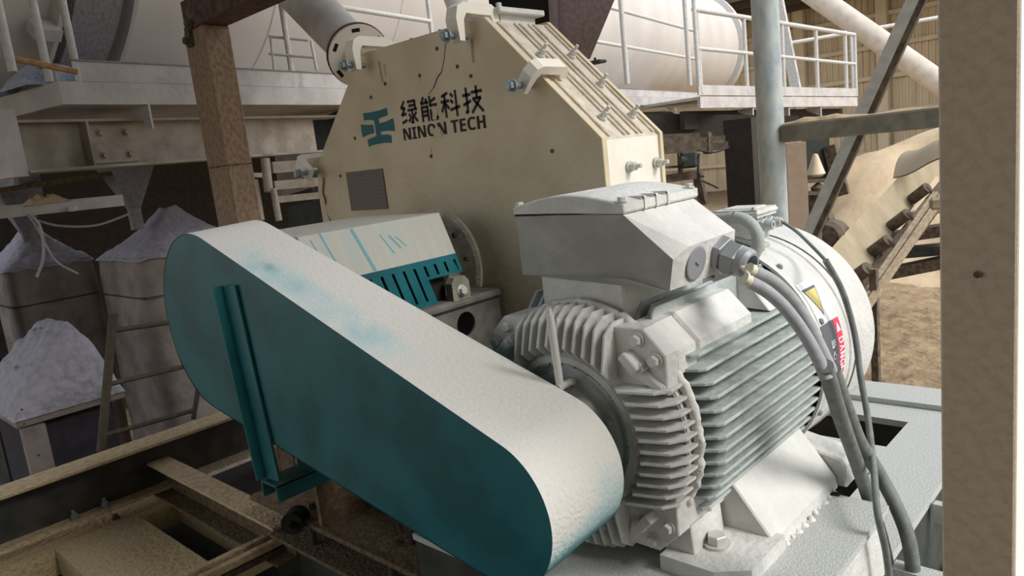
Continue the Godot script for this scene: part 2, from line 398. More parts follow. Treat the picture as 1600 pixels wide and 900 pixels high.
# ---------------------------------------------------------------- the hall
func build_hall() -> void:
	var s := Shape.new()
	# sandy ground, gently uneven
	var g := []
	var f := FastNoiseLite.new(); f.seed = 3; f.frequency = 0.35; f.fractal_octaves = 4
	for i in 61:
		var row := []
		for j in 61:
			var x := -15.0 + 21.0 * i / 60.0; var z := -27.0 + 36.0 * j / 60.0
			row.append(Vector3(x, -1.6 + 0.10 * f.get_noise_2d(x, z), z))
		g.append(row)
	s.sheet(g, true)
	struct("floor", s, M.ground, "sandy dust-covered ground of the hall")
	s = Shape.new(); s.box(Vector3(-0.6, 4.75, 2.4), Vector3(7.6, 0.12, 10.8)); s.box(Vector3(-6.6, 4.75, -23.5), Vector3(19.6, 0.12, 5.4))  # near roof is out of view, cut back to let sky light in
	struct("ceiling", s, M.roof, "dark sheet roof of the hall, unseen near part cut to shape the light")
	for k in 9:
		var zz := -25.4 + 1.5 * k if k < 4 else -2.6 + 2.2 * (k - 4)
		s = Shape.new(); s.bar(Vector3(-15 if k < 4 else -4.3, 4.6, zz), Vector3(3.0, 4.6, zz), 0.08, 0.18)
		struct("trim_%d" % (k + 1), s, M.oldiron, "roof purlin under the dark sheeting")
	# far wall: ribbed sheets between girts
	for k in 26:
		var x0 := -17.2 + 0.8 * k
		s = Shape.new()
		var p := PackedVector2Array()
		for r in 4:
			var a := x0 + 0.2 * r
			p.append_array([Vector2(a, 0.0), Vector2(a + 0.1, 0.0), Vector2(a + 0.12, 0.045), Vector2(a + 0.18, 0.045)])
		p.append(Vector2(x0 + 0.795, 0.0)); p.append(Vector2(x0 + 0.795, -0.06)); p.append(Vector2(x0, -0.06))
		s.prism(p, -1.7, 4.7, Transform3D(Basis(Vector3.RIGHT, Vector3.BACK, Vector3.UP).rotated(Vector3.UP, 0.0), Vector3(0, 0, -26)))
		if k == 0:
			far_wall = thing("wall_back", "ribbed sheet wall at the far end of the hall", "wall", Vector3(0, -1.6, -26)); far_wall.set_meta("kind", "structure")
		put("wall_sheet", s, M.wall, far_wall)
	for y in [-0.6, 0.75, 1.9, 2.9, 3.9]:
		s = Shape.new(); s.box(Vector3(-6.8, y, -25.87), Vector3(20.8, 0.14, 0.1)); put("girt", s, M.girt, far_wall)
	for x in [-9.6, -6.9, -4.75, -2.0]:
		s = Shape.new(); s.box(Vector3(x, 1.5, -25.7), Vector3(0.34, 6.2, 0.24)); put("wall_post", s, M.girt, far_wall)
	s = Shape.new(); s.box(Vector3(-16.5, 1.5, -15.0), Vector3(0.2, 6.4, 22)); struct("wall_left", s, M.wall, "dusty side wall beyond the drum")
	s = Shape.new(); s.box(Vector3(1.1, 1.5, 7.6), Vector3(4.2, 6.4, 0.2)); struct("wall_added_front", s, M.bounce_white, "unseen pale wall added behind the camera to bounce light")  # out of view, added and sized to shape and bounce the light
	s = Shape.new(); s.box(Vector3(3.2, 1.5, 4.0), Vector3(0.2, 6.4, 7.4)); struct("wall_added_right", s, M.bounce_white, "unseen pale wall added right of the camera to shade the front faces")  # out of view, added to keep sky light off the front faces
	# added dark sheet and dark box blocking bright sky and lit ground from view
	s = Shape.new(); s.box(Vector3(-7.6, -0.2, -1.5), Vector3(0.1, 2.8, 9.0)); struct("wall_added_sheet", s, M.dark_brown, "added dark sheet blocking the sky behind the bulk bags")
	s = Shape.new(); s.box(Vector3(-1.75, -1.3, 0.2), Vector3(2.8, 0.6, 3.6)); struct("floor_added_dark", s, M.dark_brown, "added dark box covering the lit ground below the base beams")

var far_wall: Node3D

# ---------------------------------------------------------------- right-hand base frame and motor rails
func holed(outer: Array, holes: Array, y: float, t: float) -> Shape:
	# a level plate split into strips around rectangular openings [x0, x1, z0, z1]
	var s := Shape.new()
	var zs := [outer[2], outer[3]]
	for h in holes: zs.append_array([h[2], h[3]])
	zs.sort()
	for i in zs.size() - 1:
		var a: float = zs[i]; var b: float = zs[i + 1]
		if b - a < 0.001: continue
		var mid := (a + b) * 0.5
		var cuts := []
		for h in holes:
			if mid > h[2] and mid < h[3]: cuts.append([h[0], h[1]])
		cuts.sort()
		var x: float = outer[0]
		for cu in cuts:
			if cu[0] > x: s.box(Vector3((x + cu[0]) * 0.5, y - t * 0.5, mid), Vector3(cu[0] - x, t, b - a))
			x = maxf(x, cu[1])
		if outer[1] > x: s.box(Vector3((x + outer[1]) * 0.5, y - t * 0.5, mid), Vector3(outer[1] - x, t, b - a))
	return s

func build_base() -> void:
	var s := holed([-0.42, 0.51, -1.9, -0.35], [[-0.42, 0.29, -1.61, -1.345], [-0.42, 0.31, -1.11, -0.42]], -0.5, 0.025)
	var t := thing("base_frame", "pale dusty steel base frame behind the motor with two dark rectangular openings", "steel frame", Vector3(0.1, -1.6, -1.1))
	put("top_plate", s, M.plate_dust, t)
	for z in [-1.88, -1.63, -1.325, -1.13]:
		s = Shape.new(); s.box(Vector3(0.05, -0.67, z), Vector3(0.9, 0.29, 0.015)); put("cross_web", s, M.steel, t)
	s = Shape.new(); s.box(Vector3(0.5, -0.67, -1.1), Vector3(0.015, 0.3, 1.6)); put("side_web", s, M.steel, t)
	for x in [-0.35, 0.46]:
		for z in [-1.85, -0.45]:
			s = Shape.new(); s.box(Vector3(x, -1.2, z), Vector3(0.12, 0.85, 0.12)); put("leg", s, M.steel, t)
	s = bolt(at_y(1270, 699, -0.5), Vector3.UP, 0.012, 0.02); put("bolt", s, M.plate_dust, t)
	s = Shape.new()
	s.box(Vector3(0.2, -0.488, -1.87), Vector3(0.9, 0.02, 0.2), Basis(Vector3.UP, 0.02)); put("edge_strip", s, M.plate_dust, t)
	# lower shelf seen past the edge of the frame
	t = thing("side_shelf", "lower pale blue steel shelf with cross bars beside the brown column", "shelf", Vector3(0.75, -1.6, -0.9))
	s = Shape.new(); s.box(Vector3(0.76, -0.78, -0.95), Vector3(0.46, 0.012, 1.5)); put("shelf_plate", s, M.galv, t)
	for q in [[-0.62, 0.05], [-1.02, 0.03], [-1.35, 0.05]]:
		s = Shape.new(); s.box(Vector3(0.76, -0.54, q[0]), Vector3(0.48, 0.06, q[1])); put("cross_bar", s, M.plate_dust, t)
	for z in [-0.3, -1.6]:
		s = Shape.new(); s.box(Vector3(0.9, -1.2, z), Vector3(0.08, 0.85, 0.08)); put("leg", s, M.steel, t)
	# motor slide base
	t = thing("motor_base", "dust-covered slide base plate under the grey motor", "base plate", Vector3(0.2, -0.5, -0.3))
	var p := PackedVector2Array([Vector2(-0.45, -0.62), Vector2(0.28, -0.62), Vector2(0.31, -0.56), Vector2(0.53, -0.56), Vector2(0.53, 0.2), Vector2(-0.45, 0.2)])
	s = Shape.new(); s.prism(p, -0.332, -0.315, Transform3D(Basis(Vector3.RIGHT, Vector3.BACK, Vector3.UP), Vector3.ZERO)); put("top_plate", s, M.plate_dust, t)
	s = Shape.new(); s.box(Vector3(0.515, -0.415, -0.18), Vector3(0.014, 0.166, 0.72)); put("side_plate", s, M.paint, t)
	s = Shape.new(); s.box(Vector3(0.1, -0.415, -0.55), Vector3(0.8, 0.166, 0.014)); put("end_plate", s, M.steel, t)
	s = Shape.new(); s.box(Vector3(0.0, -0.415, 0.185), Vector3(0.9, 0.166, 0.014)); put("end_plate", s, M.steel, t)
	s = Shape.new(); s.box(at_y(1299, 768, -0.314) + Vector3(0, 0, 0.01), Vector3(0.05, 0.006, 0.02), Basis(Vector3.UP, 0.1), 0.002); put("slot", s, M.black, t)
	# base frame beams under guard and motor
	t = thing("guard_base", "brown dusty base channel below the teal belt guard", "base frame", Vector3(-0.9, -0.6, 0.1))
	s = Shape.new(); s.box(Vector3(-0.96, -0.51, -0.07), Vector3(1.16, 0.018, 0.42)); put("base_plate", s, M.brown_dust, t)
	s = Shape.new(); s.box(Vector3(-0.2, -0.51, -0.2), Vector3(0.5, 0.018, 0.7)); put("base_plate", s, M.brown_dust, t)
	s = Shape.new(); s.box(Vector3(-1.06, -0.4, -0.06), Vector3(0.02, 0.2, 0.38)); put("gusset", s, M.brown_dust, t)
	s = Shape.new(); s.box(Vector3(-1.5, -0.4, -0.2), Vector3(0.02, 0.2, 0.3)); put("gusset", s, M.brown_dust, t)
	s = Shape.new(); s.box(Vector3(-0.985, -0.3, -0.27), Vector3(1.03, 0.4, 0.02)); put("back_web", s, M.brown_dust, t)
	for q in [[485, 812, 485, 845], [612, 878, 618, 915], [678, 838, 680, 850], [702, 850, 700, 868]]:
		var a := at_y(q[0], q[1], -0.52)
		s = Shape.new(); s.rod(a, a - Vector3(0, 0.09, 0), 0.013, 10); put("spacer_pin", s, M.steel, t)
	for q in [[486, 793], [618, 850], [668, 862], [640, 848]]:
		s = bolt(at_y(q[0], q[1], -0.5), Vector3.UP, 0.012, 0.018); put("bolt", s, M.oldiron, t)

# ---------------------------------------------------------------- crusher
func bent(p: Array, t: float, z0: float, z1: float) -> Shape:
	# a strip of thickness t following the open outline p (xy), from z0 to z1
	var q := PackedVector2Array(); var back := []
	for i in p.size():
		var e0: Vector2 = (p[i] - p[maxi(i - 1, 0)]); var e1: Vector2 = (p[mini(i + 1, p.size() - 1)] - p[i])
		var m := (Vector2(e0.y, -e0.x).normalized() + Vector2(e1.y, -e1.x).normalized()).normalized()
		q.append(p[i]); back.append(p[i] + m * t)
	back.reverse()
	for b in back: q.append(b)
	var s := Shape.new(); s.prism(q, z0, z1); return s

func build_crusher() -> void:
	var t := thing("crusher", "large cream steel crusher housing with teal emblem and black lettering on its front", "crusher", Vector3(-1.19, -0.5, -0.87))
	var s := Shape.new()
	var face := PackedVector2Array([Vector2(-2.05, -0.5), Vector2(-0.35, -0.5), Vector2(-0.352, 0.685), Vector2(-0.82, 1.157), Vector2(-1.575, 1.157), Vector2(-2.03, 0.72), Vector2(-2.055, 0.60)])
	s.prism(face, -0.715, -0.69, Transform3D.IDENTITY, 0.0, 0.002); put("front_plate", s, M.cream, t)
	s = Shape.new(); s.prism(face, -1.06, -1.04); put("rear_plate", s, M.cream, t)
	# casing sides between the plates, each sheet a part
	var rim := [Vector2(-0.36, -0.5), Vector2(-0.36, 0.677), Vector2(-0.823, 1.145), Vector2(-1.572, 1.145), Vector2(-2.02, 0.72), Vector2(-2.045, -0.5)]
	var mats := [M.white_cream, M.cream_dust, M.cream_dust, M.cream_dust, M.cream]
	for i in 5:
		var a: Vector2 = rim[i]; var b: Vector2 = rim[i + 1]
		var m := Vector2((b - a).y, -(b - a).x).normalized()
		s = Shape.new(); s.prism(PackedVector2Array([a, b, b - m * 0.03, a - m * 0.03]), -1.04, -0.716)
		put("side_sheet", s, mats[i], t)
	# long ridges on the sloping sheet
	var A := Vector2(-0.36, 0.677); var B := Vector2(-0.823, 1.145); var nm := Vector2(0.711, 0.703)
	for z in [-0.755, -0.845, -0.875, -0.925, -0.955, -1.025]:
		s = Shape.new(); var a := A + (B - A) * 0.02; var b := A + (B - A) * 0.99
		s.bar(Vector3(a.x, a.y, z) + Vector3(nm.x, nm.y, 0) * 0.002, Vector3(b.x, b.y, z) + Vector3(nm.x, nm.y, 0) * 0.002, 0.012, 0.012, Vector3(nm.x, nm.y, 0), 0.003); put("ridge", s, M.cream_dust, t)
	var N3 := Vector3(nm.x, nm.y, 0)
	for f in [0.16, 0.43, 0.69]:
		for z in [-0.81, -0.99]:
			var q: Vector2 = A + (B - A) * f
			if f == 0.43 and z == -0.81: continue
			put("bolt", stud(Vector3(q.x, q.y, z) + N3 * 0.002, N3, 0.011, 0.05), M.bolt, t)
	for z in [-0.84, -1.01]:
		put("bolt", stud(Vector3(-0.357, 0.58, z), Vector3.RIGHT, 0.013, 0.05), M.bolt, t)
	# plug marks and bolts on the front
	for q in [[656, 118], [736, 119], [715, 104], [602, 131], [580, 152], [555, 216], [674, 244], [863, 236], [532, 275], [683, 76]]:
		var a := at_z(q[0], q[1], -0.69)
		s = Shape.new(); s.lathe([Vector2(0.0075, 0), Vector2(0.0075, 0.003), Vector2(0.005, 0.004), Vector2(0, 0.004)], along(a, Vector3.BACK), 14); put("plug", s, M.oldiron, t)
	for q in [[672, 66], [625, 61]]:
		var a := at_z(q[0], q[1], -0.72); put("bolt", stud(Vector3(a.x, 1.146, -0.78), Vector3.UP, 0.012, 0.035), M.oldiron, t)
	# crack line and run marks
	var cr := []
	for q in [[697, 45], [700, 62], [696, 70], [694, 92], [690, 112], [683, 122], [678, 136], [671, 146]]: cr.append(at_z(q[0], q[1], -0.689))
	s = Shape.new()
	for i in cr.size() - 1: s.bar(cr[i], cr[i + 1] + (cr[i + 1] - cr[i]) * 0.1, 0.0015 if i < 4 or i == 6 else 0.004, 0.002, Vector3.BACK)
	put("crack", s, M.rust_red, t)
	s = Shape.new()
	for q in [[592, 96, 598, 128, 0.012], [600, 100, 603, 118, 0.006], [737, 60, 740, 98, 0.014], [674, 232, 675, 244, 0.006], [597, 212, 594, 226, 0.004], [656, 120, 658, 128, 0.004]]:
		s = Shape.new(); s.bar(at_z(q[0], q[1], -0.6898), at_z(q[2], q[3], -0.6898), q[4], 0.0008, Vector3.BACK); put("run_mark", s, M.stain, t)
	# clamps over the edge of the door
	for q in [[-1.53, 1.157, 0.0], [-0.90, 1.157, 0.0], [-0.585, 0.921, -0.785], [-2.05, 0.72, 0.95]]:
		make_clamp(t, Vector2(q[0], q[1]), q[2])
	# hub ring round the shaft
	s = Shape.new()
	var H := along(Vector3(-1.21, 0.25, -0.69), Vector3.BACK)
	s.lathe([Vector2(0.232, 0.0), Vector2(0.232, 0.012), Vector2(0.215, 0.018), Vector2(0.12, 0.018), Vector2(0.10, 0.06), Vector2(0.0, 0.06)], H, 40); put("hub_plate", s, M.cream_dust, t)
	for k in 10:
		var a := TAU * (k + 0.3) / 10.0
		s = bolt(Vector3(-1.21 + 0.175 * cos(a), 0.25 + 0.175 * sin(a), -0.672), Vector3.BACK, 0.010, 0.014, false); put("hub_bolt", s, M.oldiron, t)
	s = Shape.new(); s.rod(Vector3(-1.21, 0.25, -0.66), Vector3(-1.21, 0.25, 0.1), 0.045, 20); put("shaft", s, M.zinc, t)
	# emblem
	var em := [[[185, 380], [250, 372], [310, 360], [375, 342], [430, 322], [440, 400], [345, 437], [355, 485], [430, 462], [495, 430], [508, 495], [515, 565], [440, 562], [365, 572], [372, 605], [430, 600], [475, 606], [485, 688], [420, 688], [360, 695], [300, 708], [243, 728], [232, 655], [285, 632], [325, 618], [298, 455], [250, 450], [192, 455]],
		[[160, 497], [225, 502], [285, 498], [292, 540], [300, 585], [240, 602], [182, 632], [168, 565]]]
	s = Shape.new()
	for e in em:
		var p := PackedVector2Array()
		for q in e:
			var a := at_z(540 + q[0] / 6.667, 120 + q[1] / 6.667, -0.69); p.append(Vector2(a.x, a.y))
		s.prism(p, -0.69, -0.6885)
	put("emblem", s, M.logo, t, "teal emblem")
	# lettering
	var glyphs := [
		[[.28, .98, .05, .70], [.05, .70, .28, .70], [.28, .70, .05, .40], [.05, .42, .34, .46], [.03, .1, .34, .2], [.45, .92, .88, .92], [.88, .96, .88, .58], [.5, .75, .88, .75], [.42, .58, .98, .58], [.68, .58, .68, .03], [.68, .05, .56, .1], [.48, .44, .56, .32], [.42, .12, .62, .28], [.92, .46, .76, .32], [.72, .34, .95, .08]],
		[[.25, .98, .08, .72], [.06, .72, .44, .76], [.34, .9, .45, .68], [.1, .6, .1, .0], [.06, .58, .46, .58], [.42, .58, .42, .0], [.1, .4, .42, .4], [.1, .24, .42, .24], [.58, .98, .58, .58], [.55, .60, .95, .60], [.6, .74, .9, .86], [.58, .46, .58, .05], [.55, .05, .95, .05], [.92, .05, .92, .16], [.6, .22, .88, .34]],
		[[.42, .95, .08, .84], [.02, .64, .46, .64], [.24, .9, .24, .0], [.22, .6, .03, .25], [.26, .55, .44, .34], [.55, .9, .68, .76], [.53, .66, .66, .52], [.48, .28, 1.0, .36], [.82, 1.0, .82, .0]],
		[[.02, .72, .42, .72], [.22, 1.0, .22, .06], [.24, .06, .1, .1], [.02, .36, .42, .48], [.46, .78, 1.0, .78], [.72, 1.0, .72, .54], [.5, .54, .92, .54], [.9, .54, .42, .02], [.56, .5, .98, .02]]]
	for k in 4:
		s = Shape.new()
		var x0 := -1.352 + 0.1245 * k
		for g in glyphs[k]:
			var a := Vector3(x0 + g[0] * 0.108, 0.832 + g[1] * 0.098, -0.6895); var b := Vector3(x0 + g[2] * 0.108, 0.832 + g[3] * 0.098, -0.6895)
			s.bar(a, b, 0.0115, 0.0012, Vector3.BACK)
		put("character", s, M.ink, t, "black painted character")
	letters("NINON TECH", t, Vector3(-1.352, 0.772, -0.689), Basis.IDENTITY, 0.482, M.ink, 0.049, "lettering", 700)
	# patches where the paint has worn off the print
	s = Shape.new()
	for q in [[[676, 205], [683, 196], [688, 200], [691, 214], [680, 216]], [[677, 165], [684, 170], [682, 188], [676, 186]]]:
		var p := PackedVector2Array()
		for e in q: var a := at_z(e[0], e[1], -0.689); p.append(Vector2(a.x, a.y))
		s.prism(p, -0.689, -0.6868)
	put("worn_patch", s, M.cream, t)
	# nameplate
	s = Shape.new(); s.box(Vector3(-1.66, 0.582, -0.687), Vector3(0.275, 0.176, 0.004), Basis.IDENTITY, 0.001)
	var np := put("nameplate", s, M.nameplate, t, "dark grey nameplate with faint rows of print")
	s = Shape.new()
	for k in 9:
		var y := 0.645 - 0.0165 * k
		s.box(Vector3(-1.71, y, -0.6848), Vector3(0.11 if k % 3 else 0.09, 0.004, 0.0008)); s.box(Vector3(-1.585, y, -0.6848), Vector3(0.09, 0.004, 0.0008))
	s.box(Vector3(-1.66, 0.655, -0.6848), Vector3(0.2, 0.008, 0.0008)); put("print", s, M.dgrey, np)
	# crumpled foil-like strip at the left edge
	s = Shape.new()
	var g2 := []
	for i in 9:
		var row := []
		for j in 4:
			row.append(Vector3(-2.075 + 0.03 * j + rng.randf_range(-.012, .012) - 0.02 * sin(i * 0.5), 0.66 - 0.035 * i, -0.683 + rng.randf_range(-.008, .008) - 0.03 * (3 - j)))
		g2.append(row)
	s.sheet(g2); put("torn_foil", s, M.silver, t)
	# small hatch on the top
	var h := thing("top_hatch", "white hinged hatch frame on top of the crusher housing", "hatch", Vector3(-0.95, 1.157, -0.95))
	s = Shape.new(); s.box(Vector3(-0.97, 1.195, -0.93), Vector3(0.26, 0.022, 0.26), Basis.IDENTITY, 0.004); put("lid", s, M.paint, h)
	s = Shape.new(); s.box(Vector3(-0.97, 1.165, -0.93), Vector3(0.2, 0.04, 0.2)); put("collar", s, M.paint, h)
	for x in [-0.87, -1.07]: put("bolt", bolt(Vector3(x, 1.205, -0.83), Vector3.UP, 0.01, 0.02), M.bolt, h)

func letters(txt: String, parent: Node3D, at: Vector3, turn: Basis, width: float, m: Material, height := 0.0, called := "lettering", weight := 500) -> void:
	var tm := TextMesh.new(); var sf := SystemFont.new(); sf.font_names = PackedStringArray(["Droid Sans"]); sf.font_weight = weight
	tm.font = sf; tm.text = txt; tm.font_size = 64; tm.pixel_size = 0.01; tm.depth = 0.02; tm.curve_step = 1.0
	tm.horizontal_alignment = HORIZONTAL_ALIGNMENT_LEFT; tm.vertical_alignment = VERTICAL_ALIGNMENT_BOTTOM
	var b := tm.get_aabb()
	var k := width / maxf(b.size.x, 0.001); var ky := k if height <= 0.0 else height / maxf(b.size.y, 0.001)
	var o := MeshInstance3D.new(); o.name = called; o.mesh = tm; o.material_override = m
	var off := Vector3.ZERO; var q: Node = parent
	while q is Node3D and q != self: off += q.position; q = q.get_parent()
	o.transform = Transform3D(turn * Basis.from_scale(Vector3(k, ky, 0.1)), at - off - turn * Vector3(b.position.x * k, b.position.y * ky, 0))
	parent.add_child(o, true)

func make_clamp(t: Node3D, e: Vector2, turn: float) -> void:
	# hooked plate over the edge at e; turned about z; a set screw presses on the front
	var size := 0.82 if turn < 0.0 else 1.0
	var X := Transform3D(Basis(Vector3.BACK, turn) * Basis.from_scale(Vector3.ONE * size), Vector3(e.x, e.y, -0.69))
	var p := PackedVector2Array([Vector2(0.055, -0.075), Vector2(0.08, -0.075), Vector2(0.088, 0.005), Vector2(0.075, 0.045), Vector2(0.045, 0.06), Vector2(-0.10, 0.06), Vector2(-0.13, 0.04), Vector2(-0.135, 0.0), Vector2(-0.10, 0.0), Vector2(-0.09, 0.02), Vector2(0.035, 0.022), Vector2(0.05, 0.0)])
	# the profile stands in the plane of the local y and z axes
	var s := Shape.new(); s.prism(p, -0.03, 0.03, X * Transform3D(Basis(Vector3.BACK, Vector3.UP, Vector3.LEFT), Vector3.ZERO), 0.0, 0.004)
	var o := put("clamp", s, M.white_cream, t)
	s = Shape.new(); var a := X * Vector3(0, -0.055, 0.015); var d := Vector3.BACK
	s.rod(a, a + d * 0.125, 0.011, 12); put("screw", s, M.zinc, o)
	put("screw_head", bolt(a + d * 0.1, d, 0.016, 0.022), M.zinc, o)

# ---------------------------------------------------------------- belt guard and bearing cover
func stadium(c1: Vector2, r1: float, c2: Vector2, r2: float, k: int) -> PackedVector2Array:
	# outline of the two circles' hull, counter-clockwise, k points an arc and k along each straight
	var u := (c2 - c1).normalized(); var al := acos((r1 - r2) / (c2 - c1).length())
	var th := u.angle(); var p := PackedVector2Array()
	for i in k: p.append(c1 + Vector2.from_angle(th + al + (TAU - 2 * al) * i / (k - 1)) * r1)
	var a := c1 + Vector2.from_angle(th - al) * r1; var b := c2 + Vector2.from_angle(th - al) * r2
	for i in range(1, k): p.append(a.lerp(b, float(i) / k))
	for i in k: p.append(c2 + Vector2.from_angle(th - al + 2 * al * i / (k - 1)) * r2)
	a = c2 + Vector2.from_angle(th + al) * r2; b = c1 + Vector2.from_angle(th + al) * r1
	for i in range(1, k): p.append(a.lerp(b, float(i) / k))
	return p

func build_guard() -> void:
	var t := thing("belt_guard", "long teal belt guard with a dusty pale top sloping down in front of the motor", "belt guard", Vector3(-0.6, -0.5, 0.2))
	var f := stadium(Vector2(-1.209, 0.247), 0.288, Vector2(0.018, -0.066), 0.168, 40)
	var b := stadium(Vector2(-1.214, 0.258), 0.288, Vector2(0.032, -0.036), 0.167, 40)
	var s := Shape.new()
	var g := []
	var k := f.size()
	for i in k + 1:
		var row := []
		for j in 9:
			var w := j / 8.0
			var q: Vector2 = f[i % k].lerp(b[i % k], w)
			row.append(Vector3(q.x, q.y, 0.33 - 0.23 * w))
		g.append(row)
	s.sheet(g, true)
	var nz := FastNoiseLite.new(); nz.seed = 21; nz.frequency = 3.6; nz.fractal_octaves = 6; nz.fractal_gain = 0.62
	var nz2 := FastNoiseLite.new(); nz2.seed = 5; nz2.frequency = 11.0; nz2.fractal_octaves = 4
	var teal := Color(0.018, 0.17, 0.20); var pale := Color(0.47, 0.61, 0.62); var dust := Color(0.66, 0.65, 0.61)
	s.paint(func(p: Vector3, m: Vector3) -> Color:
		var lay := smoothstep(-0.75, 0.15, m.y)                              # dust lies on what faces up and clings to the flank
		var e := (0.33 - p.z) / 0.23
		var thin := 0.72 * smoothstep(0.5, 0.02, absf(e - 0.2)) * smoothstep(-1.15, -0.85, p.x) * smoothstep(-0.05, -0.42, p.x)
		thin += 0.42 * smoothstep(0.75, 0.2, m.y) * smoothstep(0.02, 0.12, p.x) * smoothstep(-0.5, 0.0, m.y) * smoothstep(0.35, 0.6, e + 0.5 * nz.get_noise_3dv(p))
		var amount := clampf(lay * 1.15 - thin * (0.85 + 0.7 * nz.get_noise_3dv(p * 1.5) + 0.5 * nz2.get_noise_3dv(p * 2.2)) + 0.14 * nz2.get_noise_3dv(p * 2.0), 0.0, 1.0)
		return teal.lerp(pale, smoothstep(0.0, 0.5, amount)).lerp(dust, smoothstep(0.45, 0.95, amount)))
	put("rim", s, M.rim, t, "dust-covered rim of the guard")
	s = Shape.new()
	var fi := Geometry2D.offset_polygon(f, -0.002)[0]
	s.prism(fi, 0.320, 0.328, Transform3D.IDENTITY, 0.5); put("front_panel", s, M.teal, t, "plain teal front panel")
	s = Shape.new(); var bi := Geometry2D.offset_polygon(b, -0.003)[0]
	s.prism(bi, 0.102, 0.106, Transform3D.IDENTITY, 0.5); put("back_panel", s, M.teal, t)
	# upright angle and its foot
	var top := at_z(353, 446, 0.33); var low := at_z(413, 738, 0.345)
	s = Shape.new()
	s.bar(Vector3(top.x + 0.03, top.y, 0.334), Vector3(low.x + 0.03, low.y - 0.02, 0.334), 0.08, 0.008, Vector3.BACK)
	s.bar(Vector3(top.x - 0.012, top.y, 0.35), Vector3(low.x - 0.012, low.y - 0.02, 0.35), 0.006, 0.034, Vector3.BACK)
	put("support_angle", s, M.teal, t)
	s = Shape.new()
	s.box(Vector3(low.x + 0.025, low.y - 0.03, 0.21), Vector3(0.09, 0.008, 0.28)); s.box(Vector3(low.x + 0.066, low.y - 0.055, 0.21), Vector3(0.008, 0.05, 0.28))
	s.box(Vector3(low.x - 0.02, low.y - 0.055, 0.21), Vector3(0.008, 0.05, 0.28)); put("support_foot", s, M.teal, t)
	# bearing cover behind the guard
	t = thing("bearing_cover", "teal slotted cover with a dusty sloped top between belt guard and crusher", "cover", Vector3(-1.21, 0.2, -0.2))
	s = Shape.new()
	s.prism(PackedVector2Array([Vector2(-0.965, 0.486), Vector2(-0.902, 0.335), Vector2(-0.908, 0.335), Vector2(-0.97, 0.478), Vector2(-1.45, 0.478), Vector2(-1.514, 0.335), Vector2(-1.52, 0.335), Vector2(-1.455, 0.486)]), -0.49, 0.098)
	var tsn := put("top_sheet", s, rim_like("b0aa9f", "9fb0b0"), t)
	s = Shape.new()
	for q in [[0.02, 0.0, 1.0, 0.006], [-0.10, 0.02, 0.98, 0.012], [-0.20, 0.25, 0.7, 0.004], [-0.235, 0.3, 0.62, 0.007], [-0.26, 0.35, 0.6, 0.004], [0.06, 0.1, 0.9, 0.004]]:
		var sd := Vector3(0.9235, 0.385, 0)
		var t0 := Vector3(-0.965, 0.486, 0).lerp(Vector3(-0.902, 0.335, 0), q[1]); var t1 := Vector3(-0.965, 0.486, 0).lerp(Vector3(-0.902, 0.335, 0), q[2])
		s = Shape.new(); s.bar(t0 + sd * 0.0005 + Vector3(0, 0, q[0]), t1 + sd * 0.0005 + Vector3(0, 0, q[0] - 0.03), q[3], 0.001, sd)
		put("scraped_streak", s, M.teal_thin, tsn, "teal paint showing where dust is scraped off")
	s = Shape.new()
	# skirt with slots cut out: slats between the slots
	var zs := []
	for i in 12: zs.append(-0.475 + 0.047 * i)
	var z := -0.49
	for i in 12:
		var short := i < 4
		var lo := 0.265 if short else 0.16
		var a := 0.315; var c := 0.275 if short else 0.19
		var z1: float = zs[i]; var z2: float = z1 + 0.011
		slant(s, z, z1, lo, 0.336); slant(s, z1, z2, a, 0.336); slant(s, z1, z2, lo, c)
		z = z2
	slant(s, z, 0.13, 0.16, 0.336)
	put("slotted_skirt", s, M.teal, t)
	s = Shape.new(); s.box(Vector3(-1.517, 0.25, -0.2), Vector3(0.006, 0.18, 0.59)); put("skirt", s, M.teal, t)
	s = Shape.new(); s.prism(PackedVector2Array([Vector2(-0.97, 0.48), Vector2(-0.906, 0.335), Vector2(-0.906, 0.27), Vector2(-1.514, 0.27), Vector2(-1.514, 0.335), Vector2(-1.45, 0.48)]), -0.489, -0.483); put("end_sheet", s, M.teal, t)
	s = Shape.new(); s.box(Vector3(-0.935, 0.25, -0.17), Vector3(0.004, 0.15, 0.55)); put("inner_plate", s, M.black, t)
	# pedestal
	t = thing("bearing_pedestal", "dark grey bearing pedestal with a round hole beneath the slotted teal cover", "pedestal", Vector3(-1.2, -0.5, -0.4))
	s = Shape.new(); s.box(Vector3(-1.21, 0.155, -0.37), Vector3(0.70, 0.035, 0.60), Basis.IDENTITY, 0.012); put("top_plate", s, M.pedestal, t)
	var pl := PackedVector2Array([Vector2(-0.06, -0.5), Vector2(-0.06, 0.14), Vector2(-0.66, 0.14), Vector2(-0.66, -0.5)])
	var hole := circle(Vector2(-0.475, 0.075), 0.046, 24)
	s = Shape.new(); side_with_hole(s, -0.875, -0.885, hole, -0.66, -0.06, -0.5, 0.14); put("side_plate", s, M.pedestal, t)
	s = Shape.new(); s.box(Vector3(-1.21, -0.18, -0.65), Vector3(0.66, 0.63, 0.02)); put("end_plate", s, M.steel, t)
	s = Shape.new(); s.box(Vector3(-1.54, -0.18, -0.36), Vector3(0.012, 0.63, 0.6)); put("side_plate", s, M.steel, t)
	s = Shape.new(); s.prism(PackedVector2Array([Vector2(-0.42, 0.17), Vector2(-0.42, 0.235), Vector2(-0.435, 0.255), Vector2(-0.485, 0.255), Vector2(-0.505, 0.235), Vector2(-0.505, 0.17)]), -0.9, -0.865, Transform3D(Basis(Vector3.BACK, Vector3.UP, Vector3.RIGHT), Vector3.ZERO)); put("lug", s, M.beam_grey, t)
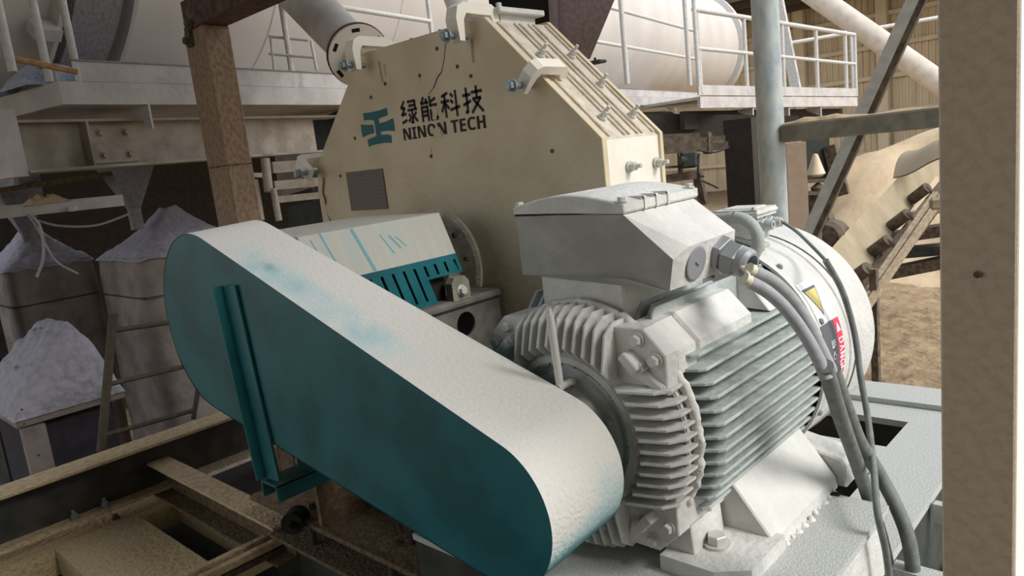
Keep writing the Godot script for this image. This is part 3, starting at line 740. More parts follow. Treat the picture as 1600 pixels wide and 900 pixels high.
	put("lug_bolt", bolt(Vector3(-0.866, 0.205, -0.462), Vector3.RIGHT, 0.014, 0.02), M.bolt, t)
	s = Shape.new(); s.rod(Vector3(-1.21, 0.25, -0.2), Vector3(-1.21, 0.25, -0.5), 0.12, 28); s.box(Vector3(-1.21, 0.2, -0.35), Vector3(0.3, 0.06, 0.25)); put("bearing", s, M.steel, t)

func slant(s: Shape, z0: float, z1: float, y0: float, y1: float) -> void:
	# a strip of the skirt leaning away from upright in its own plane
	var k := 0.33
	var p := PackedVector2Array([Vector2(z0 + k * (y0 - 0.336), y0), Vector2(z1 + k * (y0 - 0.336), y0), Vector2(z1 + k * (y1 - 0.336), y1), Vector2(z0 + k * (y1 - 0.336), y1)])
	s.prism(p, -0.906, -0.900, Transform3D(Basis(Vector3.BACK, Vector3.UP, Vector3.RIGHT), Vector3.ZERO))

func side_with_hole(s: Shape, xo: float, xi: float, hole: PackedVector2Array, z0: float, z1: float, y0: float, y1: float) -> void:
	# plate in the yz plane between xi and xo with a round hole (points given as z, y)
	var c := Vector2.ZERO
	for h in hole: c += h
	c /= hole.size()
	var k := hole.size()
	var out := []
	for h in hole:
		var d := (h - c).normalized(); var tt := 1e9
		if d.x > 1e-6: tt = minf(tt, (z1 - c.x) / d.x)
		if d.x < -1e-6: tt = minf(tt, (z0 - c.x) / d.x)
		if d.y > 1e-6: tt = minf(tt, (y1 - c.y) / d.y)
		if d.y < -1e-6: tt = minf(tt, (y0 - c.y) / d.y)
		out.append(c + d * tt)
	for i in k:
		var j := (i + 1) % k
		var P := []
		for x in [xo, xi]:
			P.append_array([Vector3(x, hole[i].y, hole[i].x), Vector3(x, hole[j].y, hole[j].x), Vector3(x, out[j].y, out[j].x), Vector3(x, out[i].y, out[i].x)])
		s.quad(P[0], P[1], P[2], P[3]); s.quad(P[7], P[6], P[5], P[4]); s.quad(P[0], P[4], P[5], P[1])
	# corners the fan leaves out
	for cz in [z0, z1]:
		for cy in [y0, y1]:
			var q1 := Vector2(cz, cy); var best := []
			for i in k:
				var j := (i + 1) % k
				var a: Vector2 = out[i]; var b: Vector2 = out[j]
				if absf(a.x - b.x) > 1e-5 and absf(a.y - b.y) > 1e-5 and (q1 - c).angle_to(a - c) * (q1 - c).angle_to(b - c) <= 0 and absf((q1 - c).angle_to(a - c)) < 1.0:
					s.tri(Vector3(xo, a.y, a.x), Vector3(xo, b.y, b.x), Vector3(xo, q1.y, q1.x))

func rim_like(a: String, b: String) -> StandardMaterial3D:
	return surf([hexc(b), hexc(a), hexc(a).lightened(0.12)], [0.2, 0.42, 0.8], 1.1, 0.85, 0.0, 0.02, 51, null, 0.0, Vector3(1, 0.3, 2.0))

# ---------------------------------------------------------------- motor
func quarter(k: int) -> Transform3D: return Transform3D(Basis(Vector3.BACK, PI / 2 * k), Vector3.ZERO)

func build_motor() -> void:
	var t := thing("electric_motor", "large pale grey finned electric motor coated in white dust, with a terminal box on top", "motor", Vector3(0, -0.315, -0.4))
	var Z := along(Vector3.ZERO, Vector3.BACK)     # local y along +z
	var s := Shape.new()
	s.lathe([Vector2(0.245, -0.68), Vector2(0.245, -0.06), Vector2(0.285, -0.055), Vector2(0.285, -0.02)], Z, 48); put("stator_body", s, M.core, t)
	# cooling fins: level plates on the flanks, upright plates above and below
	for side in 4:
		var X := quarter(side)
		for i in 13:
			var y := 0.183 - 0.0302 * i
			if side == 1 and absf(y) < 0.15: continue      # under the terminal box
			if side == 1 and y > -0.15: continue
			var tip := sqrt(0.338 * 0.338 - y * y)
			var root := sqrt(0.245 * 0.245 - y * y) - 0.006
			var p := PackedVector2Array([Vector2(root, 0.045), Vector2(tip - 0.012, 0.085), Vector2(tip, 0.10), Vector2(tip, 0.66), Vector2(root, 0.66)])
			s = Shape.new()
			# profile: local x outward, local y along -z, thickness across
			s.prism(p, y - 0.0035, y + 0.0035, X * Transform3D(Basis(Vector3.RIGHT, Vector3.FORWARD, Vector3.UP), Vector3.ZERO), 0.0, 0.0018)
			put("fin", s, M.fin, t)
	for q in [[-0.205, 0.30], [-0.175, 0.30], [0.122, 0.288], [0.152, 0.283]]:
		s = Shape.new(); s.prism(PackedVector2Array([Vector2(0.2, 0.10), Vector2(q[1] - 0.035, 0.10), Vector2(q[1], 0.135), Vector2(q[1], 0.42), Vector2(0.2, 0.44)]), q[0] - 0.004, q[0] + 0.004, Transform3D(Basis(Vector3.UP, Vector3.FORWARD, Vector3.RIGHT), Vector3.ZERO), 0.0, 0.0015); put("fin", s, M.fin, t)
	# corner pads along the body, at the four shoulders
	for k in 4:
		var X := quarter(k)
		var p := PackedVector2Array([Vector2(0.15, 0.15), Vector2(0.262, 0.15), Vector2(0.262, 0.205), Vector2(0.205, 0.262), Vector2(0.15, 0.262)])
		s = Shape.new(); s.prism(p, -0.128, -0.045, X, 0.0, 0.004); put("shoulder_pad", s, M.paint, t)
		p = PackedVector2Array([Vector2(0.15, 0.155), Vector2(0.25, 0.155), Vector2(0.266, 0.170), Vector2(0.266, 0.208), Vector2(0.208, 0.268), Vector2(0.15, 0.268)])
		s = Shape.new(); s.prism(p, -0.40, -0.132, X, 0.0, 0.008); put("shoulder_pad", s, M.paint, t)
	# end shield: ears, cone, inner rings
	for k in 4:
		var X := quarter(k)
		var ear := PackedVector2Array([Vector2(0.13, 0.13), Vector2(0.262, 0.118), Vector2(0.262, 0.207), Vector2(0.210, 0.262), Vector2(0.118, 0.262)])
		s = Shape.new(); s.prism(ear, -0.048, 0.0, X, 0.0, 0.003); var o := put("shield_ear", s, M.paint, t)
		for q in [Vector2(0.195, 0.237), Vector2(0.237, 0.195)]:
			var a: Vector3 = X * Vector3(q.x, q.y, 0.0)
			put("bolt", bolt(a, Vector3.BACK, 0.0115, 0.018), M.bolt, o)
		# notched jacking lug between the bolts and the rib below it
		s = Shape.new()
		var lt := Basis(Vector3.BACK, -PI / 4)
		s.box(X * Vector3(0.186, 0.190, 0.002), Vector3(0.050, 0.024, 0.066), X.basis * lt, 0.003); s.box(X * Vector3(0.205, 0.176, -0.004), Vector3(0.020, 0.022, 0.054), X.basis * lt, 0.003); put("jacking_lug", s, M.paint, t)
		s = Shape.new(); s.prism(PackedVector2Array([Vector2(0.185, 0.165), Vector2(0.200, 0.142), Vector2(0.255, 0.122), Vector2(0.258, 0.140), Vector2(0.212, 0.172)]), -0.03, 0.012, X, 0.0, 0.006); put("shield_rib", s, M.paint, t)
		for i in 11:
			var y := -0.131 + 0.0262 * i
			var r0 := sqrt(0.200 * 0.200 - y * y); var r1 := sqrt(0.302 * 0.302 - y * y)
			var p := PackedVector2Array([Vector2(r0 - 0.008, 0.03), Vector2(r0 - 0.004, -0.036), Vector2(r0 + 0.016, -0.056), Vector2(r1 - 0.024, -0.036), Vector2(r1, -0.002), Vector2(r1, 0.045), Vector2(r0, 0.045)])
			s = Shape.new(); s.prism(p, y - 0.003, y + 0.003, X * Transform3D(Basis(Vector3.RIGHT, Vector3.FORWARD, Vector3.UP), Vector3.ZERO), 0.0, 0.001); put("shield_fin", s, M.paint, t)
	s = Shape.new(); s.lathe([Vector2(0.285, -0.05), Vector2(0.287, -0.028), Vector2(0.27, -0.03), Vector2(0.205, -0.004), Vector2(0.185, 0.03), Vector2(0.172, 0.034), Vector2(0.168, 0.026), Vector2(0.15, 0.02), Vector2(0.145, 0.03), Vector2(0.118, 0.032), Vector2(0.112, 0.05), Vector2(0.05, 0.052), Vector2(0.0, 0.052)], Z, 64); put("end_shield", s, M.paint, t)
	s = Shape.new()
	for i in 28:
		var a0 := TAU * i / 28; s.lathe([Vector2(0.166, 0.02), Vector2(0.171, 0.02), Vector2(0.171, 0.036), Vector2(0.166, 0.036), Vector2(0.166, 0.02)], Z, 3, false, a0, a0 + TAU / 28 * 0.85)
	put("shield_ring", s, M.fin, t)
	for k in 6:
		var a := TAU * (k + 0.35) / 6; put("cap_bolt", bolt(Vector3(cos(a) * 0.13, sin(a) * 0.13, 0.03), Vector3.BACK, 0.008, 0.012), M.bolt, t)
	s = Shape.new(); s.rod(Vector3(0, 0, 0.04), Vector3(0, 0, 0.3), 0.04, 20); put("shaft", s, M.zinc, t)
	# powder bead in the joint between shield and body
	var bead := []
	for i in 145: bead.append(Vector3(cos(TAU * i / 144), sin(TAU * i / 144), 0) * (0.296 + rng.randf_range(-.003, .004)) + Vector3(0, 0, -0.053 + rng.randf_range(-.002, .002)))
	s = Shape.new(); s.tube(bead, 0.0125, 8, false, 0.10); put("dust_bead", s, M.powder, t, "line of caked white dust")
	# grease tube in front of the shield
	s = Shape.new(); s.rod(Vector3(0.036, 0.13, 0.088), Vector3(0.030, 0.305, 0.092), 0.0095, 12); s.rod(Vector3(0.030, 0.30, 0.092), Vector3(0.0295, 0.318, 0.092), 0.006, 10); s.rod(Vector3(0.036, 0.135, 0.04), Vector3(0.036, 0.135, 0.098), 0.009, 10); put("grease_tube", s, M.bolt, t)
	# fan cover
	s = Shape.new()
	s.lathe([Vector2(0.05, -1.105), Vector2(0.30, -1.105), Vector2(0.335, -1.095), Vector2(0.347, -1.07), Vector2(0.3475, -0.862), Vector2(0.343, -0.858), Vector2(0.343, -0.675), Vector2(0.347, -0.668), Vector2(0.347, -0.655), Vector2(0.339, -0.655), Vector2(0.337, -0.85), Vector2(0.1, -0.86)], Z, 72)
	var fc := put("fan_cover", s, M.paint, t)
	s = Shape.new()
	for k in 12:
		var a := TAU * k / 12
		s.box(Vector3(cos(a), sin(a), 0) * 0.22 + Vector3(0, 0, -0.75), Vector3(0.2, 0.006, 0.12), Basis(Vector3.BACK, a))
	s.rod(Vector3(0, 0, -0.68), Vector3(0, 0, -0.85), 0.1, 24); put("fan", s, M.black, t)
	for a in [0.9, 0.35, -0.45]:
		put("cover_clip", bolt(Vector3(cos(a), sin(a), 0) * 0.343 + Vector3(0, 0, -0.70), Vector3(cos(a), sin(a), 0), 0.007, 0.008), M.zinc, fc)
	# warning stickers wrapped on the fan cover
	sticker(fc)
	# terminal box on its neck
	s = Shape.new(); s.box(Vector3(-0.005, 0.31, -0.215), Vector3(0.25, 0.115, 0.29), Basis.IDENTITY, 0.006); put("box_neck", s, M.paint, t)
	s = Shape.new()
	var A := Vector3(-0.17, 0.362, -0.05); var B := Vector3(0.13, 0.360, -0.05); var C := Vector3(0.238, 0.332, -0.075); var D := Vector3(0.252, 0.402, -0.075); var E := Vector3(0.15, 0.505, -0.05); var G := Vector3(-0.172, 0.513, -0.05)
	var H := Vector3(0.264, 0.422, -0.125); var I := Vector3(0.264, 0.426, -0.345); var K := Vector3(0.25, 0.332, -0.345)
	var z2 := Vector3(0, 0, -0.31)
	s.tri(E, D, H); s.poly([C, K, I, H, D]); s.quad(E, H, I, E + z2); s.quad(E, E + z2, G + z2, G)
	s.quad(A, G, G + z2, A + z2); s.quad(A, A + z2, B + z2, B); s.quad(B, B + z2, K, C); s.poly([A + z2, G + z2, E + z2, I, K, B + z2])
	var bx := put("terminal_box", s, M.paint, t)
	s = Shape.new(); s.poly([A, B, C, D, E, G]); put("front_wall", s, M.box_paint, bx, "darker grey front wall")  # front wall in a darker grey than the rest of the box
	s = Shape.new()
	var lid := PackedVector2Array([Vector2(-0.176, 0.515), Vector2(0.152, 0.507), Vector2(0.156, 0.512), Vector2(0.156, 0.530), Vector2(0.135, 0.533)])
	for i in 9: var w := i / 8.0; lid.append(Vector2(0.125 - 0.285 * w, 0.536 + 0.02 * sin(PI * w)))
	lid.append(Vector2(-0.176, 0.532))
	s.prism(lid, -0.372, -0.044, Transform3D.IDENTITY, 0.4, 0.003); var ld := put("lid", s, M.paint, bx)
	for q in [[-0.163, -0.058], [0.143, -0.058], [0.143, -0.355], [-0.163, -0.355]]: put("lid_bolt", bolt(Vector3(q[0], 0.532, q[1]), Vector3.UP, 0.009, 0.012), M.bolt, bx)
	s = Shape.new(); s.box(Vector3(-0.01, 0.5125, -0.205), Vector3(0.322, 0.004, 0.3215)); put("lid_gasket", s, M.black, bx)
	for z in [-0.13, -0.18, -0.23]:
		s = Shape.new(); s.box(Vector3(0.12, 0.536, z), Vector3(0.075, 0.006, 0.008)); s.box(Vector3(0.156, 0.522, z), Vector3(0.006, 0.028, 0.008)); put("lid_rib", s, M.paint, bx)
	var nose := (H + I + K + C) * 0.25
	var nd := (I - C).cross(H - K).normalized()
	if nd.x < 0: nd = -nd
	var dc := C.lerp(K, 0.28).lerp(H.lerp(I, 0.28), 0.5); var gc := C.lerp(K, 0.74).lerp(H.lerp(I, 0.74), 0.5)
	s = Shape.new(); s.lathe([Vector2(0.040, 0.0), Vector2(0.040, 0.003), Vector2(0.037, 0.004), Vector2(0.0, 0.004)], along(dc, nd), 36); s.box(dc + nd * 0.005, Vector3(0.003, 0.004, 0.018), Basis(nd.cross(Vector3.UP).normalized().rotated(nd, 1.0), nd, nd.cross(Vector3.UP).normalized().rotated(nd, 1.0).cross(nd))); put("blanking_disc", s, M.disc, bx, "round grey blanking disc")
	# gland: hex body and dome nut, open at the end
	var gd := (nd + Vector3(0.0, -0.08, 0.12)).normalized(); gland_at = gc + gd * 0.085
	var GX := along(gc, gd)
	s = Shape.new(); var hx := PackedVector2Array()
	for i in 6: hx.append(Vector2.from_angle(TAU * i / 6) * 0.046)
	var flat := GX * Transform3D(Basis(Vector3.RIGHT, -PI / 2), Vector3.ZERO)
	s.prism(hx, -0.005, 0.02, flat, 0.0, 0.002); var gl := put("cable_gland", s, M.gland, bx)
	s = Shape.new(); hx = PackedVector2Array()
	for i in 6: hx.append(Vector2.from_angle(TAU * i / 6 + 0.2) * 0.043)
	s.prism(hx, 0.024, 0.06, flat, 0.0, 0.004)
	s.lathe([Vector2(0.034, 0.0), Vector2(0.036, 0.02), Vector2(0.037, 0.06), Vector2(0.036, 0.075), Vector2(0.030, 0.085), Vector2(0.024, 0.085), Vector2(0.022, 0.065), Vector2(0.0, 0.065)], GX, 24); put("gland_nut", s, M.gland, bx)
	# lifting eye and its boss
	s = Shape.new(); s.prism(PackedVector2Array([Vector2(0.11, 0.2), Vector2(0.27, 0.19), Vector2(0.20, 0.285), Vector2(0.185, 0.305), Vector2(0.12, 0.305)]), -0.60, -0.50, Transform3D.IDENTITY, 0.0, 0.004); put("eye_boss", s, M.paint, t)
	s = Shape.new(); var rg := []
	for i in 33: rg.append(Vector3(0.158 + 0.062 * sin(TAU * i / 32), 0.368 + 0.062 * cos(TAU * i / 32), -0.56))
	s.tube(rg, 0.0165, 12, false); s.lathe([Vector2(0.03, 0.0), Vector2(0.03, 0.012), Vector2(0.018, 0.02), Vector2(0.016, 0.03)], Transform3D(Basis.IDENTITY, Vector3(0.158, 0.29, -0.56)), 20); put("lifting_eye", s, M.fin, t, "dusty ring lifting eye")
	# sensor box on the fan cover with two glands
	s = Shape.new(); s.box(Vector3(0.085, 0.375, -0.765), Vector3(0.115, 0.07, 0.10), Basis.IDENTITY, 0.006); var sb := put("sensor_box", s, M.paint, t)
	s = Shape.new(); s.prism(PackedVector2Array([Vector2(0.02, -0.70), Vector2(0.155, -0.70), Vector2(0.155, -0.83), Vector2(0.02, -0.83)]), -0.408, -0.432, Transform3D(Basis(Vector3.RIGHT, Vector3.BACK, Vector3.DOWN), Vector3.ZERO)); put("sensor_lid", s, M.paint, sb)
	s = Shape.new(); s.box(Vector3(0.088, 0.421, -0.765), Vector3(0.145, 0.012, 0.14), Basis.IDENTITY, 0.004); s.box(Vector3(0.085, 0.43, -0.765), Vector3(0.10, 0.012, 0.10), Basis.IDENTITY, 0.005); put("sensor_lid_raised", s, M.paint, sb)
	for z in [-0.735, -0.79]:
		var a := Vector3(0.142, 0.385, z)
		put("sensor_gland", bolt(a, Vector3.RIGHT, 0.017, 0.02), M.galv, sb)
		s = Shape.new(); s.lathe([Vector2(0.014, 0.0), Vector2(0.016, 0.03), Vector2(0.013, 0.045), Vector2(0.007, 0.045), Vector2(0.006, 0.03)], along(a, Vector3.RIGHT), 18); put("sensor_gland", s, M.galv, sb)
	put("sensor_screw", bolt(Vector3(0.142, 0.43, -0.71), Vector3.UP, 0.007, 0.01), M.bolt, sb)
	s = Shape.new(); s.box(Vector3(0.12, 0.336, -0.735), Vector3(0.09, 0.014, 0.05), Basis(Vector3.BACK, -0.3), 0.003); put("sensor_bracket", s, M.fin, sb)
	# feet
	for m in [1.0, -1.0]:
		var MX := Transform3D(Basis(Vector3(m, 0, 0), Vector3.UP, Vector3.BACK), Vector3.ZERO)
		s = Shape.new()
		var pad := PackedVector2Array([Vector2(0.2, -0.01), Vector2(0.335, -0.01), Vector2(0.40, -0.06), Vector2(0.40, -0.235), Vector2(0.2, -0.235)])
		s.prism(pad, 0.278, 0.315, MX * Transform3D(Basis(Vector3.RIGHT, Vector3.BACK, Vector3.DOWN), Vector3.ZERO)); put("foot", s, M.paint, t)
		s = Shape.new(); s.prism(PackedVector2Array([Vector2(0.18, -0.175), Vector2(0.235, -0.12), Vector2(0.262, -0.125), Vector2(0.385, -0.285), Vector2(0.39, -0.315), Vector2(0.18, -0.315)]), -0.60, -0.205, MX, 0.0, 0.004); put("foot_casting", s, M.paint, t)
		s = Shape.new(); s.prism(PackedVector2Array([Vector2(0.19, -0.21), Vector2(0.262, -0.21), Vector2(0.27, -0.30), Vector2(0.19, -0.30)]), -0.19, -0.05, MX, 0.0, 0.003); put("foot_web", s, M.paint, t)
		s = Shape.new(); s.prism(PackedVector2Array([Vector2(0.22, -0.315), Vector2(0.41, -0.315), Vector2(0.41, -0.255), Vector2(0.40, -0.235), Vector2(0.22, -0.2)]), -0.70, -0.605, MX, 0.0, 0.006); put("foot", s, M.paint, t)
		put("foot_bolt", bolt(Vector3(0.29 * m, -0.278, -0.115), Vector3.UP, 0.021, 0.028), M.bolt, t)
		# caked powder where the casting meets the base plate
		s = Shape.new()
		for i in 10:
			var z := -0.26 - 0.034 * i
			s.lathe([Vector2(0.0, 0.012), Vector2(0.007, 0.010), Vector2(0.012, 0.004), Vector2(0.014, 0.0)].map(func(q): return q * (0.3 + 0.6 * rng.randf())), along(Vector3((0.392 + rng.randf_range(-.004, .006)) * m, -0.315, z), Vector3.UP), 8, true)
		var cake := put("caked_dust", s, M.powder, t); cake.set_meta("kind", "stuff")

var gland_at: Vector3

func wrapped(r: float, a0: float, a1: float, z0: float, z1: float) -> Shape:
	var s := Shape.new(); var g := []
	for i in 13:
		var a := a0 + (a1 - a0) * i / 12.0
		g.append([Vector3(cos(a) * r, sin(a) * r, z0), Vector3(cos(a) * r, sin(a) * r, z1)])
	s.sheet(g, (a1 - a0) * (z1 - z0) > 0); return s

func sticker(fc: Node3D) -> void:
	var d := PI / 180.0
	var st := put("warning_sticker", wrapped(0.3442, 40 * d, 18.5 * d, -0.683, -0.80), M.white, fc, "white sticker with a yellow warning triangle, above a red danger strip")
	# yellow triangle, point down
	var s := Shape.new()
	for q in [[0.3446, 0.0, M.dgrey, 1.0], [0.3450, 0.1, M.yellow, 0.8]]:
		s = Shape.new()
		var rows := 8
		for i in rows:
			var f0 := float(i) / rows; var f1 := float(i + 1) / rows
			var ac0: float = (36.5 - 1.4 * q[1] * 10 - (15.0 * q[3]) * f0) * d; var ac1: float = (36.5 - 1.4 * q[1] * 10 - (15.0 * q[3]) * f1) * d
			var w0: float = 0.046 * q[3] * (1 - f0); var w1: float = 0.046 * q[3] * (1 - f1)
			var R: float = q[0]
			var p0 := Vector3(cos(ac0) * R, sin(ac0) * R, -0.735); var p1 := Vector3(cos(ac1) * R, sin(ac1) * R, -0.735)
			s.quad(p0 - Vector3(0, 0, w0), p0 + Vector3(0, 0, w0), p1 + Vector3(0, 0, w1), p1 - Vector3(0, 0, w1))
		put("warning_triangle", s, q[2], st)
	var dg := put("danger_sticker", wrapped(0.3442, 18.0 * d, -14 * d, -0.683, -0.772), M.dgrey, fc, "grey sticker half with small white lettering")
	var rd := put("danger_strip", wrapped(0.3442, 18.0 * d, -14 * d, -0.7735, -0.815), M.red, fc, "red strip reading DANGER")
	var txt := "DANGER"
	for i in 6: cyl_letter(txt[i], rd, (8.5 - 3.6 * i) * d, -0.7775, 0.033, 0.016)
	s = Shape.new()
	var R2 := 0.3449
	var c := 13.5 * d
	s.tri(Vector3(cos(c - .035) * R2, sin(c - .035) * R2, -0.780), Vector3(cos(c - .035) * R2, sin(c - .035) * R2, -0.808), Vector3(cos(c + .045) * R2, sin(c + .045) * R2, -0.794)); put("danger_mark", s, M.white, rd)
	# two larger characters before it
	var pair := [[[.5, 1.0, .5, .6], [.2, .92, .32, .7], [.8, .92, .68, .7], [.12, .55, .88, .55], [.88, .55, .88, .0], [.15, .28, .88, .28], [.12, .02, .88, .02]],
		[[.08, .55, .16, .2], [.3, .6, .3, .1], [.3, .08, .72, .08], [.72, .08, .74, .25], [.48, .85, .58, .62], [.76, .65, .92, .35]]]
	for i in 2:
		s = Shape.new()
		for q in pair[i]:
			var a0: float = (10.0 - 6.0 * i - 4.6 * q[0]) * d; var a1: float = (10.0 - 6.0 * i - 4.6 * q[2]) * d
			var za: float = -0.728 - 0.028 * q[1]; var zb: float = -0.728 - 0.028 * q[3]
			s.bar(Vector3(cos(a0) * R2, sin(a0) * R2, za), Vector3(cos(a1) * R2, sin(a1) * R2, zb), 0.0028, 0.0006, Vector3(cos(a0), sin(a0), 0))
		put("character", s, M.white, dg)

func cyl_letter(ch: String, parent: Node3D, ang: float, z: float, h: float, w: float) -> void:
	# letters whose reading direction runs down round the cover and whose tops point along -z
	var n := Vector3(cos(ang), sin(ang), 0); var rd := Vector3(sin(ang), -cos(ang), 0); var up := Vector3(0, 0, -1)
	letters(ch, parent, n * 0.3447 + up * 0.0 + Vector3(0, 0, z), Basis(rd, up, rd.cross(up)), w, M.white, h, "letter")

# ---------------------------------------------------------------- cables, column, tube and post on the right
func build_right_frame() -> void:
	var s := Shape.new()
	# two power cables and the wires at the gland
	var g := gland_at
	var ends := [[g, at_x(1172, 441, 0.375), at_x(1200, 457, 0.40), at_x(1229, 484, 0.43), at_x(1258, 524, 0.46), at_x(1279, 562, 0.485), at_x(1291, 592, 0.5)],
		[g + Vector3(0, 0.008, -0.02), at_x(1178, 424, 0.365), at_x(1206, 438, 0.385), at_x(1236, 466, 0.41), at_x(1262, 504, 0.44), at_x(1283, 546, 0.465), at_x(1300, 582, 0.485)]]
	var ct := ["grey power cable drooping in front, from the terminal box gland to a conduit", "grey power cable drooping just behind the front one, close to the fan cover"]
	for k in 2:
		var t := thing("power_cable", ct[k], "cable", ends[k][1], "power cables at the gland")
		s = Shape.new(); s.tube(curve(ends[k].slice(1)), 0.0145, 12); put("sheath", s, M.cable, t)
		for w in 3:
			var off := Vector3(rng.randf_range(-.01, .01), rng.randf_range(-.012, .012), rng.randf_range(-.012, .012))
			s = Shape.new(); s.tube(curve([g.lerp(ends[k][0], 0.6) - Vector3(0.03, 0, 0) + off * 0.6, ends[k][0].lerp(ends[k][1], 0.5) + off * 1.3, ends[k][1] + off * 0.5], 6), 0.0055, 8); put("wire", s, M.zinc if w else M.copper, t)
		s = Shape.new(); var e: Vector3 = ends[k][1]; var q: Vector3 = (ends[k][2] - e).normalized()
		s.tube([e - q * 0.016, e - q * 0.010, e - q * 0.003, e + q * 0.005], 0.0130, 10, true, 0.16); put("frayed_screen", s, M.copper, t)
	# conduits
	var runs := [
		[[at_x(1289, 572, 0.5), at_x(1312, 648, 0.475), at_x(1332, 704, 0.46), at_z(1354, 768, -0.60), at_z(1374, 830, -0.62), at_z(1386, 880, -0.62), at_z(1392, 925, -0.62)], 0.0175, "flexible grey conduit taking the front power cable down behind the base plate"],
		[[at_x(1300, 576, 0.485), at_x(1322, 640, 0.475), at_x(1343, 692, 0.47), at_z(1372, 738, -0.66), at_z(1402, 795, -0.64), at_z(1421, 850, -0.62), at_z(1430, 925, -0.62)], 0.0185, "thick ribbed grey conduit bending outermost past the corner of the base plate"],
		[[at_x(1290, 407, 0.34), at_x(1316, 455, 0.365), at_x(1335, 520, 0.39), at_x(1345, 590, 0.42), at_x(1357, 660, 0.45), at_x(1365, 730, 0.50), at_x(1371, 800, 0.55), at_x(1384, 860, 0.56), at_x(1392, 925, 0.56)], 0.0085, "thin corrugated grey conduit hanging from the fan cover edge"]]
	for k in 3:
		var pts := curve(runs[k][0], 34)
		s = Shape.new(); s.tube(pts, runs[k][1], 12, true, 0.05); one("conduit", s, M.conduit, runs[k][2], "conduit", "conduits beside the motor")
	s = Shape.new(); s.tube(curve([Vector3(0.19, 0.385, -0.79), at_z(1245, 362, -0.80), at_z(1270, 386, -0.80), at_x(1292, 409, 0.34)], 8), 0.005, 8); one("sensor_cable", s, M.conduit, "thin grey cable from the sensor box gland to the corrugated conduit", "cable")
	s = Shape.new(); var arc := []
	for i in 25: var a := deg_to_rad(84 - 120.0 * i / 24); arc.append(Vector3(cos(a), sin(a), 0) * 0.3495 + Vector3(0, 0, -0.875 - 0.03 * sin(i * 0.13)))
	s.tube(arc, 0.0022, 6); one("thin_wire", s, M.conduit, "very thin dark wire lying round the fan cover", "wire")
	# brown column nearest the camera
	var t := thing("steel_column", "wide brown dusty steel column standing at the right edge, in front of everything", "column", Vector3(0.83, -1.6, -0.06))
	var cl := at_z(1468.5, 450, 0.0).x; var cr := at_z(1589, 450, 0.0).x
	s = Shape.new(); s.box(Vector3((cl + cr) * 0.5, 0.6, -0.006), Vector3(cr - cl, 4.4, 0.012), Basis.IDENTITY, 0.003); put("front_plate", s, M.column, t)
	s = Shape.new(); s.box(Vector3(cl + 0.006, 0.6, -0.07), Vector3(0.012, 4.4, 0.114)); s.box(Vector3((cl + cr) * 0.5, 0.6, -0.124), Vector3(cr - cl - 0.01, 4.4, 0.01)); put("web", s, M.column, t)
	s = Shape.new(); s.box(Vector3(cr - 0.006, 0.6, -0.07), Vector3(0.012, 4.4, 0.114)); put("side_plate", s, M.white, t, "side face of the column, its daylight painted in as white")  # daylight on the brown side painted in as white
	put("rivet", bolt(at_z(1528, 428, 0.0), Vector3.BACK, 0.005, 0.008, false), M.oldiron, t)
	# galvanised pipe post
	s = Shape.new(); s.lathe([Vector2(0.0585, -1.6), Vector2(0.0585, 4.5)], Transform3D(Basis.IDENTITY, Vector3(-0.365, 0, -2.0)), 32); one("pipe_post", s, M.galv, "mottled grey galvanised pipe post rising behind the sensor box", "post")
	s = Shape.new(); s.box(Vector3(0.42, 0.625, -2.0), Vector3(1.45, 0.078, 0.078), Basis.IDENTITY, 0.006); var rl := thing("cross_tube", "level grey square tube from pipe post to brown column, dust on top", "tube", Vector3(0.4, 0.6, -2.0)); put("tube", s, M.beam_grey, rl)
	s = Shape.new(); var g2 := []
	for i in 30:
		var row := []
		for j in 5:
			row.append(Vector3(-0.3 + 0.045 * i, 0.664 + (0.007 + 0.004 * sin(i * 1.3) + (0.014 if i < 6 and i > 1 else 0.0)) * sin(PI * j / 4.0), -2.035 + 0.0175 * j))
		g2.append(row)
	s.sheet(g2, true); put("dust_layer", s, M.sand, rl).set_meta("kind", "stuff")
	var a := at_z(1258, 372, -2.25); var b := at_z(1432, -14, -2.25); s = Shape.new()
	a -= (b - a) * 1.4
	b += (b - a) * 0.3
	var br := thing("angle_brace", "slanting angle-iron brace, light and shade in its colours, crossing behind the grey square tube", "brace", a)
	s.bar(a, b, 0.05, 0.008, Vector3.BACK); put("lit_leg", s, M.rail, br)  # sky brightness on this face painted in with the pale rail colour
	s = Shape.new(); s.bar(a + Vector3(0.036, -0.012, -0.012), b + Vector3(0.036, -0.012, -0.012), 0.026, 0.03, Vector3.BACK); put("shaded_leg", s, M.oldiron, br)  # shadow on the flange side painted in with dark iron colour

# ---------------------------------------------------------------- walkways and drum
const WA := Vector3(-3.43, 0.0, -0.08)
func W(u: float, y: float, w: float) -> Vector3: return WA + Vector3(-0.205, 0, -0.979) * u + Vector3(0.979, 0, -0.205) * w + Vector3(0, y, 0)
var WB := Basis(Vector3(0.979, 0, -0.205), Vector3.UP, Vector3(0.205, 0, 0.979))
func wbox(s: Shape, u0: float, u1: float, y0: float, y1: float, w0: float, w1: float, ch := 0.0) -> Shape:
	s.box(W((u0 + u1) * 0.5, (y0 + y1) * 0.5, (w0 + w1) * 0.5), Vector3(absf(w1 - w0), absf(y1 - y0), absf(u1 - u0)), WB, ch); return s

